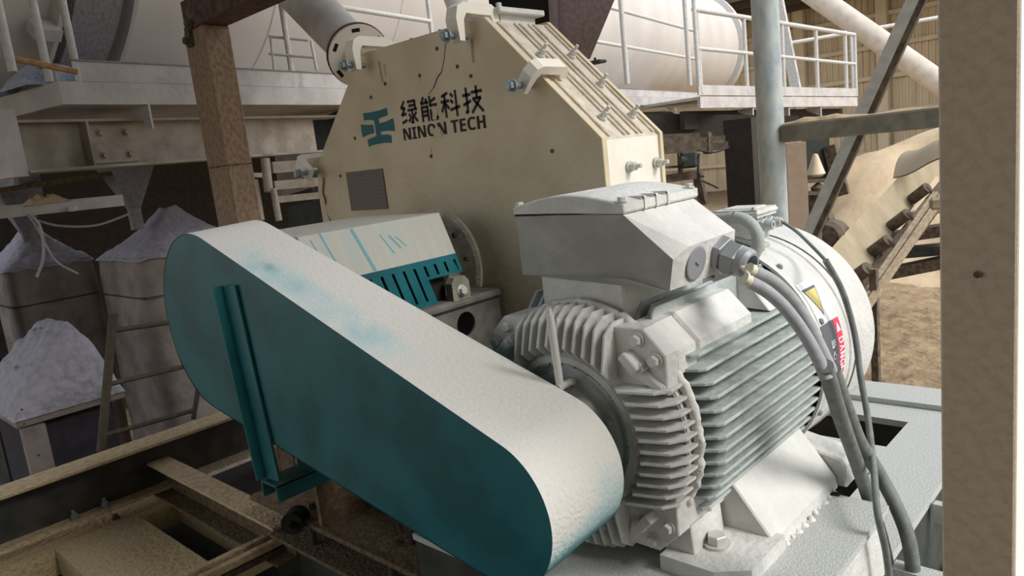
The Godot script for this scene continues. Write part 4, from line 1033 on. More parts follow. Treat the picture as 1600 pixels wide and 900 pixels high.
func build_walkway() -> void:
	var L := 11.75
	var t := thing("walkway", "pale grey raised walkway running along the drum, with toe boards and triangular brackets", "walkway", W(5.8, 1.2, -1.0))
	put("fascia", wbox(Shape.new(), 0.0, L, 1.20, 1.322, -0.04, 0.0), M.platform, t)
	put("end_fascia", wbox(Shape.new(), 0.0, 0.04, 1.20, 1.322, -2.2, -0.04), M.platform, t)
	put("deck", wbox(Shape.new(), 0.04, L, 1.29, 1.326, -2.4, -0.04), M.platform, t)
	put("toe_board", wbox(Shape.new(), 0.13, L, 1.335, 1.445, -0.075, -0.065), M.platform, t)
	put("toe_board_lip", wbox(Shape.new(), 0.13, L, 1.445, 1.452, -0.10, -0.055), M.ring, t)
	put("end_toe_board", wbox(Shape.new(), 0.06, 0.07, 1.335, 1.43, -0.55, -0.12), M.platform, t)
	put("end_toe_board_lip", wbox(Shape.new(), 0.05, 0.09, 1.43, 1.437, -0.55, -0.12), M.ring, t)
	for u in [0.5, 2.6, 4.4, 6.2, 8.1, 10.1]:
		var s := Shape.new()
		s.prism(PackedVector2Array([Vector2(0, 1.2), Vector2(-0.20, 1.2), Vector2(-0.18, 1.19), Vector2(-0.02, 1.06), Vector2(0, 1.06)]), -0.006, 0.006, Transform3D(Basis(WB.x, Vector3.UP, WB.z), W(u, 0, 0.0)))
		put("bracket", s, M.rail, t)
	# carrying beam
	var b := thing("carrying_beam", "pale dusty I-beam under the near end of the walkway", "beam", W(1.3, 0.86, -0.3))
	put("web", wbox(Shape.new(), -0.19, 2.0, 0.87, 1.12, -0.22, -0.205), M.beam, b)
	put("flange", wbox(Shape.new(), -0.19, 2.1, 0.855, 0.87, -0.30, -0.10), M.beam, b)
	put("flange", wbox(Shape.new(), -0.19, 2.25, 1.12, 1.135, -0.30, -0.12), M.beam, b)
	put("stiffener", wbox(Shape.new(), 0.17, 0.185, 0.87, 1.12, -0.205, -0.12), M.beam, b)
	put("splice_plate", wbox(Shape.new(), 0.22, 0.5, 0.885, 1.105, -0.205, -0.19), M.beam, b)
	for q in [[0.28, 0.93], [0.28, 1.06], [0.44, 0.93], [0.44, 1.06]]: put("bolt", bolt(W(q[0], q[1], -0.19), WB.x, 0.016, 0.02), M.beam, b)
	put("end_plate", wbox(Shape.new(), -0.27, -0.19, 0.84, 1.19, -0.32, -0.12), M.platform, b)
	var p2 := thing("cross_beam", "dark beam hung under the middle of the walkway", "beam", W(6.5, 0.86, -0.5))
	put("web", wbox(Shape.new(), 2.7, 11.5, 0.93, 1.15, -0.5, -0.48), M.steel, p2)
	put("flange", wbox(Shape.new(), 2.7, 11.5, 0.92, 0.935, -0.6, -0.38), M.oldiron, p2)
	for u in [-0.3, 3.5, 7.5, 11.2]:
		put("leg", wbox(Shape.new(), u + 0.31, u + 0.49, -1.7, 1.2, -1.9, -1.72), M.steel, p2)
	# railings
	var r := thing("railing", "white pipe railing along the walkway in front of the drum", "railing", W(5.5, 1.33, -0.08))
	for u in [0.16, 1.75, 3.55]:
		var s := Shape.new(); s.rod(W(u, 1.33, -0.085), W(u, 2.43, -0.085), 0.021, 12); put("post", s, M.rail, r)
	for q in [[78, 128], [20, 112]]:
		var a := at_y(q[0], q[1], 1.33); var s := Shape.new(); s.rod(a, a + Vector3(0, 1.1, 0), 0.021, 12); put("post", s, M.rail, r)
	for q in [980, 1078, 1092]:
		var a := at_y(q, 129 + (q - 980) * 0.03, 1.345)
		var s := Shape.new(); s.rod(Vector3(a.x, 1.33, a.z), Vector3(a.x, 2.55, a.z), 0.03, 12); put("post", s, M.rail, r)
	var s2 := Shape.new(); s2.rod(W(0.16, 2.43, -0.085), W(3.55, 2.43, -0.085), 0.021, 12); put("top_rail", s2, M.rail, r)
	s2 = Shape.new(); s2.rod(W(0.16, 1.97, -0.085), W(3.55, 1.97, -0.085), 0.021, 12); put("mid_rail", s2, M.rail, r)
	var m0 := at_y(900, 44, 1.9); var m1 := at_y(1092, 69, 1.9)
	m0 = W(6.3, 2.05, -0.085); m1 = W(11.7, 2.05, -0.085)
	s2 = Shape.new(); s2.rod(m0, m1, 0.026, 12); put("mid_rail", s2, M.rail, r)
	s2 = Shape.new(); s2.rod(m0 + Vector3(0, 0.5, 0), m1 + Vector3(0, 0.5, 0), 0.026, 12); put("top_rail", s2, M.rail, r)
	# small frame and post beyond
	var sf := thing("small_frame", "thin white tube frame in front of the drum, left of the flanged inlet pipe", "frame", W(2.0, 1.33, -0.5))
	for q in [[[420, 57], [482, 63]], [[423, 58], [429, 110]], [[486, 64], [495, 110]], [[420, 84], [492, 90]]]:
		s2 = Shape.new(); s2.rod(at_d(q[0][0], q[0][1], 5.4), at_d(q[1][0], q[1][1], 5.4), 0.011, 8); put("tube", s2, M.rail, sf)
	# drum with rings, seams and end flange
	var d := thing("rotary_drum", "huge dusty horizontal rotary drum stretching behind the walkway", "drum", W(4.0, 1.35, -2.0))
	var X := along(W(0, 2.78, -1.95), Vector3(-0.205, 0, -0.979))
	var s := Shape.new(); s.lathe([Vector2(0.3, -3.5), Vector2(1.38, -3.5), Vector2(1.38, 17.6), Vector2(0.9, 17.9), Vector2(0.3, 17.9)], X, 72); put("shell", s, M.drum, d)
	s = Shape.new(); s.lathe([Vector2(1.37, 0.62), Vector2(1.47, 0.62), Vector2(1.47, 0.92), Vector2(1.37, 0.92)], X, 72); put("riding_ring", s, M.ring, d, "rough dark riding ring")
	for u in [0.52, 1.0]:
		s = Shape.new(); s.lathe([Vector2(1.37, u), Vector2(1.50, u), Vector2(1.50, u + 0.03), Vector2(1.37, u + 0.03)], X, 72); put("ring_flange", s, M.platform, d)
	for u in [-1.4, 2.3, 3.9, 6.0, 8.3, 12.5]:
		s = Shape.new(); s.lathe([Vector2(1.375, u), Vector2(1.388, u + 0.01), Vector2(1.388, u + 0.05), Vector2(1.375, u + 0.06)], X, 72); put("weld_seam", s, M.drum, d)
	s = Shape.new(); s.lathe([Vector2(1.37, 16.9), Vector2(1.5, 16.9), Vector2(1.5, 17.15), Vector2(1.37, 17.15)], X, 72); put("end_flange", s, M.rail, d)
	for k in 10:
		var a := TAU * k / 10 + 0.2
		s = Shape.new(); s.box(X * Vector3(cos(a) * 1.49, 0.45, sin(a) * 1.49), Vector3(0.12, 0.16, 0.08), X.basis * Basis(Vector3.UP, -a)); put("ring_lug", s, M.platform, d)
	# litter on the near corner of the deck
	var g := []
	for i in 9:
		var row := []
		for j in 9:
			var q := at_d(6 + 10.0 * i, 124 - 5.2 * j, 4.3 + 0.05 * j)
			q += Vector3(rng.randf_range(-.012, .012), rng.randf_range(-.014, .014) - 0.05 * absf(i - 4.5) / 4.5, rng.randf_range(-.012, .012)); row.append(q)
		g.append(row)
	s = Shape.new()
	var base := at_y(50, 118, 1.335)
	g = []
	for i in 11:
		var row := []
		for j in 9:
			var fx := i / 10.0 - 0.5; var fz := j / 8.0 - 0.5
			var hgt := 0.15 * maxf(0.0, 1.0 - pow(absf(fx) * 2, 2.5)) * maxf(0.0, 1.0 - pow(absf(fz) * 2, 2.5))
			row.append(W(0.14 + fx * 0.42, 1.328 + hgt + rng.randf_range(-.012, .012) * (1.0 if hgt > 0.02 else 0.0), -0.36 + fz * 0.38))
		g.append(row)
	s.sheet(g); one("crumpled_sack", s, M.blue, "crumpled blue and white sack lying on the near corner of the walkway", "sack")
	s = Shape.new(); var k0 := at_y(18, 91, 1.42); var k1 := at_y(122, 113, 1.345)
	s.bar(k0, k1, 0.035, 0.028, Vector3.UP, 0.006); one("wooden_stick", s, M.wood, "brown wooden stick leaning across the blue sack on the walkway corner", "stick")
	s = Shape.new(); g = []
	for i in 8:
		var row := []
		for j in 5: row.append(W(0.15 + 0.09 * i, 1.325 + (0.03 if i % 7 and j % 4 else 0.0) + (rng.randf() * 0.012 if j % 4 else 0.0), -0.40 + 0.07 * j - 0.02))
		g.append(row)
	s.sheet(g, true); one("dust_pile", s, M.powder, "small heap of pale dust behind the toe board at the walkway corner", "dust").set_meta("kind", "stuff")
	# second walkway: lower ramp at the far right
	var t2 := thing("far_ramp", "far pale walkway section with railing, sloping down in front of the ribbed wall", "walkway", at_d(1215, 166, 12))
	var e0 := at_d(1092, 160, 10.4); var e1 := at_d(1338, 159, 13.7)
	var dir := (e1 - e0).normalized(); var side := dir.cross(Vector3.UP).normalized()
	s = Shape.new(); s.bar(e0, e1, 0.05, 0.16); put("fascia", s, M.platform, t2)
	s = Shape.new(); s.bar(e0 + Vector3(0, 0.17, 0), e1 + Vector3(0, 0.17, 0), 0.02, 0.14); put("toe_board", s, M.platform, t2)
	var back := side if side.z < 0 else -side
	s = Shape.new(); s.bar(e0 + back * 0.5 + Vector3(0, 0.06, 0), e1 + back * 0.5 + Vector3(0, 0.06, 0), 0.95, 0.04); put("deck", s, M.platform, t2)
	for q in [1096, 1168, 1226, 1278, 1323, 1359]:
		var f: float = (q - 1092.0) / (1338.0 - 1092.0); var dd: float = 1.0 / lerpf(1.0 / 10.4, 1.0 / 13.7, f)
		var a := at_d(q, 146, dd)
		if f > 1.0: a = e1 + Vector3(0, 0.1, 0)
		s = Shape.new(); s.rod(a, a + Vector3(0, 1.1, 0), 0.03, 10); put("post", s, M.rail, t2)
	for h in [0.58, 1.1]:
		s = Shape.new(); s.rod(e0 + Vector3(0, h + 0.16, 0), e1 + Vector3(0, h + 0.1, 0), 0.035 if h > 1 else 0.028, 10); put("rail", s, M.rail, t2)
	s = Shape.new(); s.bar(e0 + back * 0.3 - Vector3(0, 0.22, 0), e1 + back * 0.3 - Vector3(0, 0.22, 0), 0.08, 0.26); put("under_beam", s, M.dark_brown, t2)
	s = Shape.new(); s.bar(at_d(985, 196, 11.0), at_d(1240, 200, 11.0), 0.3, 0.34); put("under_beam", s, M.dark_brown, t2)
	for f in [0.28, 0.5, 0.72]:
		s = Shape.new(); var q := e0.lerp(e1, f) - Vector3(0, 0.08, 0)
		s.tri(q, q - Vector3(0, 0.16, 0), q + back * 0.35); s.tri(q, q + back * 0.35, q - Vector3(0, 0.16, 0)); s.box(q - Vector3(0, 0.09, 0), Vector3(0.02, 0.16, 0.03)); put("bracket", s, M.rail, t2)
	s = Shape.new(); s.bar(at_d(1212, -20, 12.6), at_d(1246, 150, 12.8), 0.16, 0.08, Vector3.BACK); one("slanted_leg", s, M.rail, "white slanted channel leg standing beyond the pipe post on the far ramp", "leg")

# ---------------------------------------------------------------- left side: frame, bins, column
func build_left_side() -> void:
	var s := Shape.new()
	# long I-beam
	var t := thing("floor_beam", "long dark I-beam with dusty tan top flange running along the lower left", "beam", Vector3(-2.62, -0.75, 0.2))
	s = Shape.new(); s.box(Vector3(-2.62, -0.508, 0.0), Vector3(0.16, 0.016, 3.4), Basis.IDENTITY, 0.003); put("top_flange", s, M.tan_dust, t)
	s = Shape.new(); s.box(Vector3(-2.62, -0.62, 0.0), Vector3(0.014, 0.21, 3.4)); put("web", s, M.steel, t)
	s = Shape.new(); s.box(Vector3(-2.62, -0.732, 0.0), Vector3(0.17, 0.016, 3.4)); put("bottom_flange", s, M.tan_dust, t)
	for q in [[115, 803], [163, 784]]:
		put("bolt", stud(Vector3(-2.575, -0.724, at_x(q[0], q[1], -2.575).z), Vector3.UP, 0.014, 0.045), M.zinc, t)
	# cross beam with the tan top
	t = thing("cross_channel", "tan dusty channel crossing from the long I-beam towards the guard base", "channel", Vector3(-2.0, -0.75, 0.09))
	s = Shape.new(); s.box(Vector3(-2.0, -0.606, 0.09), Vector3(1.2, 0.012, 0.105), Basis.IDENTITY, 0.003); put("top_flange", s, M.tan_dust, t)
	s = Shape.new(); s.box(Vector3(-2.0, -0.68, 0.06), Vector3(1.2, 0.14, 0.012)); put("web", s, M.brown_dust, t)
	s = Shape.new(); s.box(Vector3(-2.0, -0.755, 0.10), Vector3(1.2, 0.012, 0.09)); put("bottom_flange", s, M.brown_dust, t)
	# dusty slab with openings
	t = thing("dusty_slab", "rough tan dust-covered slab with two dark rectangular openings at the lower left", "slab", Vector3(-2.2, -1.6, 0.6))
	put("slab", holed([-2.80, -1.72, -0.1, 1.35], [[-2.54, -1.75, 0.065, 0.25], [-2.52, -1.85, 0.60, 1.2]], -0.80, 0.12), M.concrete, t)
	for q in [[-2.78, -0.05], [-1.76, -0.05], [-2.78, 1.3], [-1.76, 1.3]]:
		s = Shape.new(); s.box(Vector3(q[0], -1.25, q[1]), Vector3(0.1, 0.75, 0.1)); put("leg", s, M.steel, t)
	put("bolt", bolt(at_y(181, 810, -0.8), Vector3.UP, 0.012, 0.02), M.oldiron, t)
	# slotted channel on the right of the slab
	t = thing("slotted_channel", "narrow double-edged channel beside the dusty slab, leading to the black roller", "channel", Vector3(-1.52, -0.75, 0.4))
	for x in [-1.565, -1.50]:
		s = Shape.new(); s.box(Vector3(x, -0.71, 0.42), Vector3(0.028, 0.03, 0.80), Basis.IDENTITY, 0.003); put("edge", s, M.tan_dust, t)
	s = Shape.new(); s.box(Vector3(-1.53, -0.74, 0.42), Vector3(0.10, 0.02, 0.80)); put("bed", s, M.oldiron, t)
	s = Shape.new(); s.lathe([Vector2(0.0, -0.03), Vector2(0.036, -0.03), Vector2(0.036, -0.012), Vector2(0.026, -0.006), Vector2(0.026, 0.006), Vector2(0.036, 0.012), Vector2(0.036, 0.03), Vector2(0.012, 0.03), Vector2(0.012, 0.06), Vector2(0, 0.06)], along(at_z(462, 812, 0.155), Vector3(0.6, 0, 0.8)) * Transform3D(Basis.from_scale(Vector3(1.1, 1.1, 1.1)), Vector3.ZERO), 24); one("roller", s, M.black, "small black grooved roller at the end of the tan cross channel", "roller")
	t = thing("lower_beam", "dark brown beam beneath the guard base plate, bottom centre", "beam", Vector3(-0.9, -0.85, 0.1))
	s = Shape.new(); s.box(Vector3(-0.85, -0.62, 0.09), Vector3(1.1, 0.014, 0.13)); put("top_flange", s, M.brown_dust, t)
	s = Shape.new(); s.box(Vector3(-0.85, -0.72, 0.05), Vector3(1.1, 0.19, 0.014)); put("web", s, M.steel, t)
	s = Shape.new(); s.box(Vector3(-0.95, -0.84, 0.24), Vector3(1.3, 0.014, 0.1)); put("bottom_flange", s, M.brown_dust, t)
	# tube ladder frame
	t = thing("tube_ladder", "bare brown tube frame like a short ladder, leaning beside the long I-beam", "ladder", at_x(200, 690, -2.86))
	for q in [[[177, 490], [158, 705], 0.021], [[318, 555], [302, 655], 0.013], [[180, 516], [272, 503], 0.0125], [[168, 601], [300, 570], 0.0125], [[164, 680], [303, 641], 0.0125]]:
		s = Shape.new(); var a := at_x(q[0][0], q[0][1], -2.86); var b := at_x(q[1][0], q[1][1], -2.86)
		if q[2] > 0.016:
			var X := along(b, a - b); var l := (a - b).length(); s.lathe([Vector2(0.021, 0), Vector2(0.021, l), Vector2(0.0165, l), Vector2(0.0165, l - 0.15), Vector2(0, l - 0.15)], X, 16)
		else: s.rod(a, b, q[2], 12)
		put("post" if q[2] > 0.0126 else "rung", s, M.tube, t)
	# rusty column with its beam
	t = thing("rusty_column", "rusty brown square steel column rising behind the belt guard, with a welded top beam", "column", Vector3(-2.83, -1.6, -0.67))
	s = Shape.new(); s.box(Vector3(-2.87, -0.04, -0.675), Vector3(0.23, 3.1, 0.15), Basis.IDENTITY, 0.008); put("post", s, M.rust, t)
	s = Shape.new(); s.box(Vector3(-2.2, 1.585, -0.675), Vector3(1.5, 0.15, 0.16), Basis.IDENTITY, 0.006); put("top_beam", s, M.rust_red, t)
	s = Shape.new(); s.box(Vector3(-2.87, 1.57, -0.60), Vector3(0.13, 0.14, 0.012)); s.box(Vector3(-2.90, 1.47, -0.59), Vector3(0.05, 0.1, 0.02)); put("clevis", s, M.oldiron, t)
	put("clevis_bolt", bolt(Vector3(-2.9, 1.45, -0.585), Vector3.BACK, 0.018, 0.03), M.oldiron, t)
	put("clevis_bolt", bolt(Vector3(-2.86, 1.53, -0.59), Vector3.BACK, 0.018, 0.03), M.oldiron, t)
	s = Shape.new(); s.box(Vector3(-2.87, 0.78, -0.675), Vector3(0.234, 0.008, 0.154)); put("weld_seam", s, M.oldiron, t)
	# bulk bags with funnels above
	var c1 := at_x(213, 405, -4.2)
	bulk(Vector3(-4.66, -1.6, c1.z - 0.46), Vector2(0.92, 0.92), c1.y, 0.30, "tall dust-topped bulk bag under the grey funnel, partly behind the belt guard", 1)
	var b0 := at_x(22, 480, -5.2); var b1 := at_x(152, 400, -5.2)
	bulk(Vector3(-5.65, -1.6, (b0.z + b1.z) * 0.5), Vector2(0.9, b0.z - b1.z), b1.y, 0.28, "dark bulk bag with hanging hoses at the far left edge", 2)
	for q in [[204, 300, -4.55, 1.0], [36, 340, -5.5, 0.8]]:
		var fp := at_x(q[0], q[1], q[2]); var k: float = q[3]
		s = Shape.new(); s.lathe([Vector2(0.05, -0.15), Vector2(0.05, 0.0), Vector2(0.24 * k, 0.36 * k), Vector2(0.24 * k, 0.5)], Transform3D(Basis(Vector3.UP, PI / 4), Vector3(fp.x, fp.y - 0.12, fp.z)), 4)
		one("funnel", s, M.ring, "grey four-sided funnel above the %s bulk bag" % ("tall dust-topped" if q[0] > 100 else "dark left"), "funnel")
	# dust mound on a low bin
	t = thing("dust_bin", "low dark bin heaped with grey-white dust in front of the bulk bags", "bin", Vector3(-3.95, -1.6, 0.15))
	s = Shape.new(); s.box(Vector3(-3.98, -1.05, 0.16), Vector3(0.72, 1.1, 0.44)); put("body", s, M.bin, t)
	s = Shape.new(); s.box(Vector3(-3.98, -0.47, 0.16), Vector3(0.84, 0.04, 0.56)); put("lid_plate", s, M.bag, t)
	var g := []; var nz := FastNoiseLite.new(); nz.seed = 8; nz.frequency = 5.0; nz.fractal_octaves = 4
	for i in 31:
		var row := []
		for j in 25:
			var fx := i / 30.0 * 2 - 1; var fz := j / 24.0 * 2 - 1
			var h := 0.47 * pow(maxf(0.0, 1.0 - fx * fx * fx * fx), 0.7) * pow(maxf(0.0, 1.0 - pow(absf(fz), 3.0)), 0.75)
			h *= 0.55 + 0.45 * smoothstep(0.75, -0.55, fz)
			row.append(Vector3(-3.98 + fx * 0.43, -0.452 + h + 0.035 * nz.get_noise_2d(fx * 0.7, fz * 0.7) * minf(h * 6, 1.0), 0.16 + fz * 0.29))
		g.append(row)
	s = Shape.new(); s.sheet(g, true); put("dust_heap", s, M.bag_dust, t).set_meta("kind", "stuff")
	s = Shape.new(); var l0 := at_x(37, 610, -3.56); s.box(Vector3(-3.56, -1.05, l0.z), Vector3(0.05, 1.1, 0.115)); put("leg", s, M.bag, t)
	for q in [[34, 640], [38, 662], [60, 711]]:
		put("bolt", bolt(at_x(q[0], q[1], -3.535), Vector3.RIGHT, 0.006, 0.005, false), M.oldiron, t)
	# pipe with dust, small tube and hoses
	t = thing("dusty_pipe", "square pipe loaded with lumps of dust above the dark left bulk bag", "pipe", at_x(90, 320, -4.0))
	s = Shape.new(); s.bar(at_x(-20, 334, -3.95), at_x(190, 313, -3.95), 0.07, 0.07); put("pipe", s, M.platform, t)
	s = Shape.new(); g = []
	for i in 20:
		var row := []
		var q := at_x(30 + 4.2 * i, 318 - 0.9 * i * 0.55, -3.95)
		for j in 6: row.append(q + Vector3(-0.05 + 0.02 * j, -0.02 + 0.05 * sin(PI * j / 5.0) * (0.7 + rng.randf() * 0.8) * sin(PI * i / 19.0), 0))
		g.append(row)
	s.sheet(g, true); put("dust_lumps", s, M.concrete, t).set_meta("kind", "stuff")
	s = Shape.new(); s.bar(at_x(112, 326, -3.8), at_x(126, 322, -4.3), 0.035, 0.035, Vector3.UP, 0.004); put("tube_stub", s, M.platform, t)
	s = Shape.new(); s.tube(curve([at_x(46, 334, -3.9), at_x(62, 352, -3.88), at_x(68, 385, -3.87), at_x(66, 410, -3.87), at_x(57, 433, -3.87)], 8), 0.008, 8); one("hose", s, M.cable, "pale hose hanging straight down in front of the dark left bulk bag", "hose")
	s = Shape.new(); s.tube(curve([at_x(42, 334, -3.9), at_x(58, 355, -3.9), at_x(72, 383, -3.9), at_x(90, 410, -3.9), at_x(122, 428, -3.9)], 8), 0.0065, 8); one("hose", s, M.cable, "pale hose curving to the right across the dark left bulk bag", "hose")
	s = Shape.new(); s.tube(curve([at_x(60, 345, -4.4), at_x(95, 353, -4.4), at_x(150, 352, -4.4), at_x(200, 335, -4.4)], 8), 0.008, 8); one("hose", s, M.cable, "long hose sagging between dark left bulk bag and grey funnel", "hose")
	# shelf with rubbish under the walkway end
	s = Shape.new(); s.bar(at_x(-30, 302, -4.6), at_x(170, 272, -4.6), 0.3, 0.03); one("plank", s, M.brown_dust, "brown plank under the walkway end, behind the dusty square pipe", "plank")
	s = Shape.new(); s.box(at_x(30, 284, -4.6), Vector3(0.2, 0.09, 0.16), Basis(Vector3.UP, 0.3), 0.02); one("white_packet", s, M.bag_dust, "crumpled white packet lying on the brown plank", "packet")
	# bars, post and panel between rusty column and crusher
	t = thing("pipe_rack", "dusty rack of bars and pipes between rusty column and crusher", "rack", at_d(450, 330, 5.0))
	for q in [[[425, 262], [510, 256], 0.075], [[428, 290], [510, 283], 0.06], [[432, 312], [510, 304], 0.045], [[388, 274], [412, 274], 0.03]]:
		s = Shape.new(); s.bar(at_d(q[0][0], q[0][1], 5.0), at_d(q[1][0], q[1][1], 5.2), 0.05, q[2]); put("bar", s, M.beam, t)
	for q in [[[414, 248], [420, 300], 0.03], [[427, 295], [436, 345], 0.022], [[394, 282], [404, 345], 0.04]]:
		s = Shape.new(); s.rod(at_d(q[0][0], q[0][1], 4.95), at_d(q[1][0], q[1][1], 4.95), q[2], 14); put("pipe", s, M.beam, t)
	s = Shape.new(); s.bar(at_d(478, 318, 5.6), at_d(484, 420, 5.6), 0.5, 0.03, Vector3.BACK); put("panel", s, M.steel, t)
	s = Shape.new(); s.bar(at_d(512, 180, 7.4), at_d(520, 330, 7.4), 0.7, 0.03, Vector3.BACK); put("panel", s, M.steel, t)  # added dark sheet covering the sunlit yard behind the rack
	s = Shape.new(); s.bar(at_d(455, 225, 5.9), at_d(462, 300, 5.9), 0.5, 0.03, Vector3.BACK); put("panel", s, M.beam, t)

func bulk(at: Vector3, size: Vector2, top: float, dome: float, label: String, sd: int) -> void:
	var t := thing("bulk_bag", label, "bulk bag", at)
	var nz := FastNoiseLite.new(); nz.seed = sd; nz.frequency = 2.5; nz.fractal_octaves = 4
	var s := Shape.new(); var g := []
	for i in 25:
		var row := []
		var y := lerpf(at.y, top, i / 24.0)
		for j in 65:
			var a := TAU * j / 64.0
			var c := cos(a); var d := sin(a)
			var k := 1.0 / pow(pow(absf(c), 9.0) + pow(absf(d), 9.0), 1.0 / 9.0)
			var bulge := 1.0 + 0.012 * nz.get_noise_3d(c, y * 2, d) - 0.03 * pow(i / 24.0, 12.0)
			row.append(Vector3(at.x + c * k * size.x * 0.5 * bulge, y, at.z - d * k * size.y * 0.5 * bulge))
		g.append(row)
	s.sheet(g, true); put("body", s, M.bag, t)
	s = Shape.new(); g = []
	for i in 17:
		var row := []
		var w := i / 16.0
		var rr := 1.0 - w * 0.86
		for j in 65:
			var a := TAU * j / 64.0; var c := cos(a); var d := sin(a)
			var pw := lerpf(9.0, 2.0, w); var k := 1.0 / pow(pow(absf(c), pw) + pow(absf(d), pw), 1.0 / pw)
			var h := dome * (0.55 * w * w + 0.45 * w) + 0.035 * sin(minf(w * 8.0, PI / 2)) + 0.02 * nz.get_noise_3d(c * rr * 3, w * 3, d * rr * 3)
			var ov := 1.0 + 0.03 * maxf(0.0, 1.0 - w * 6.0)
			row.append(Vector3(at.x + c * k * size.x * 0.5 * rr * ov * 0.985, top - 0.02 + h, at.z - d * k * size.y * 0.5 * rr * ov * 0.985))
		g.append(row)
	s.sheet(g, true); put("dust_cap", s, M.bag_dust, t).set_meta("kind", "stuff")
	s = Shape.new(); s.box(Vector3(at.x + size.x * 0.49, top - 0.28, at.z), Vector3(0.02, 0.012, size.y * 0.96)); s.box(Vector3(at.x, top - 0.28, at.z + size.y * 0.49), Vector3(size.x * 0.96, 0.012, 0.02)); put("seam", s, M.steel, t)

# ---------------------------------------------------------------- overhead pieces and the yard beyond
func build_yard() -> void:
	var s := Shape.new()
	# inlet pipe with its flange
	var t := thing("inlet_pipe", "thick dusty inlet pipe slanting down to a round bolted flange on the crusher", "pipe", at_z(562, 88, -1.0))
	var c := at_z(561, 87, -1.0); var d := (at_d(440, -40, 5.2) - c).normalized()
	var X := along(c, d)
	s = Shape.new(); s.lathe([Vector2(0.0, -0.02), Vector2(0.152, -0.02), Vector2(0.152, 0.0), Vector2(0.0, 0.0)], X, 40); put("flange", s, M.white_cream, t)
	s = Shape.new(); s.lathe([Vector2(0.0, 0.001), Vector2(0.157, 0.001), Vector2(0.157, 0.02), Vector2(0.0, 0.02)], X, 40); put("gasket", s, M.rust_red, t)
	s = Shape.new(); s.lathe([Vector2(0.108, 0.02), Vector2(0.165, 2.2), Vector2(0.0, 2.2)], X, 36); put("tube", s, M.pipe, t)
	for k in 6:
		var a := TAU * k / 6 + 0.3
		s = Shape.new(); s.box(X * Vector3(cos(a) * 0.128, -0.0195, sin(a) * 0.128), Vector3(0.018, 0.004, 0.04), X.basis * Basis(Vector3.UP, -a), 0.001); put("flange_slot", s, M.black, t)
	s = Shape.new(); s.rod(c - d * 0.02, c - d * 0.16, 0.08, 24); put("stub", s, M.cream, t)
	# dark chute over the crusher
	t = thing("chute", "dark mauve steel chute tapering down behind the top of the crusher", "chute", at_z(915, 95, -1.5))
	var q := [at_z(866, -60, -1.35), at_z(985, -60, -1.35), at_z(922, 92, -1.35), at_z(908, 93, -1.35), at_z(872, 62, -1.35)]
	var dz := Vector3(-0.46, 0.12, -0.48)
	s = Shape.new()
	s.poly([q[4], q[3], q[2], q[1], q[0]]); s.poly([q[0] + dz, q[1] + dz, q[2] + dz, q[3] + dz, q[4] + dz])
	for i in 5: s.quad(q[i], q[(i + 1) % 5], q[(i + 1) % 5] + dz, q[i] + dz)
	put("body", s, M.mauve, t)
	s = Shape.new(); s.bar(q[0] + Vector3(0, 0, 0.01), q[4] + Vector3(0, 0, 0.01), 0.02, 0.03, Vector3.BACK); put("edge_strip", s, M.mauve, t)
	var h0 := at_z(766, 60, -1.62); var h1 := at_z(872, -70, -1.62)
	s = Shape.new(); s.box(Vector3((h0.x + h1.x) * 0.5, (h0.y + h1.y) * 0.5, -1.7), Vector3(absf(h1.x - h0.x), h1.y - h0.y, 0.12)); one("feed_hopper", s, M.black, "black feed hopper mouth behind the white hatch on the crusher", "hopper")
	t = thing("latch_knob", "small dark latch with a pale green bracket beside the chute tip", "latch", at_z(928, 100, -1.1))
	s = Shape.new(); s.bar(at_z(918, 104, -1.09), at_z(916, 132, -1.06), 0.02, 0.02, Vector3.BACK); put("stem", s, M.steel, t)
	s = Shape.new(); s.box(at_z(928, 98, -1.1), Vector3(0.09, 0.012, 0.05), Basis.IDENTITY, 0.004); s.rod(at_z(909, 90, -1.1), at_z(909, 98, -1.1), 0.006, 8); s.rod(at_z(930, 90, -1.1), at_z(929, 98, -1.1), 0.005, 8); put("bar", s, M.steel, t)
	s = Shape.new(); s.box(at_z(918, 105, -1.09), Vector3(0.035, 0.03, 0.03), Basis.IDENTITY, 0.004); put("bracket", s, M.green, t)
	s = Shape.new(); s.rod(at_d(705, -20, 3.6), at_d(722, 30, 3.6), 0.055, 20); one("bright_duct", s, M.white, "short bright white duct end above the crusher's top clamp", "duct")
	# slanting pipe beyond the ramp
	s = Shape.new(); s.rod(at_d(1240, -30, 15.0), at_d(1500, 152, 14.0), 0.21, 24); one("slanting_pipe", s, M.pipe, "thick pale pipe slanting down to the right in front of the ribbed wall", "pipe")
	s = Shape.new(); s.rod(at_d(1232, 68, 16.5), at_d(1480, 25, 16.5), 0.045, 10); s.rod(at_d(1330, 52, 16.5), at_d(1334, 150, 16.5), 0.04, 10); one("far_rail", s, M.rail, "single white pipe rail rising to the right in front of the ribbed wall", "rail")
	# sand heaps
	var g := []; var nz := FastNoiseLite.new(); nz.seed = 13; nz.frequency = 0.5; nz.fractal_octaves = 4
	for i in 61:
		var row := []
		for j in 41:
			var x := -12.0 + 14.6 * i / 60.0; var z := -17.2 + 10.2 * j / 40.0
			var h := 2.5 * exp(-pow((x + 0.6) / 5.5, 2) - pow((z + 12.6 + 0.7 * nz.get_noise_2d(x * 1.4, z)) / 2.7, 2)) - 0.22
			row.append(Vector3(x, -1.72 + h + 0.06 * nz.get_noise_2d(x, z) * minf(1, h * 2), z))
		g.append(row)
	s = Shape.new(); s.sheet(g, true); one("sand_heap", s, M.heap, "large smooth heap of pale tan sand behind the conveyor", "sand").set_meta("kind", "stuff")
	g = []
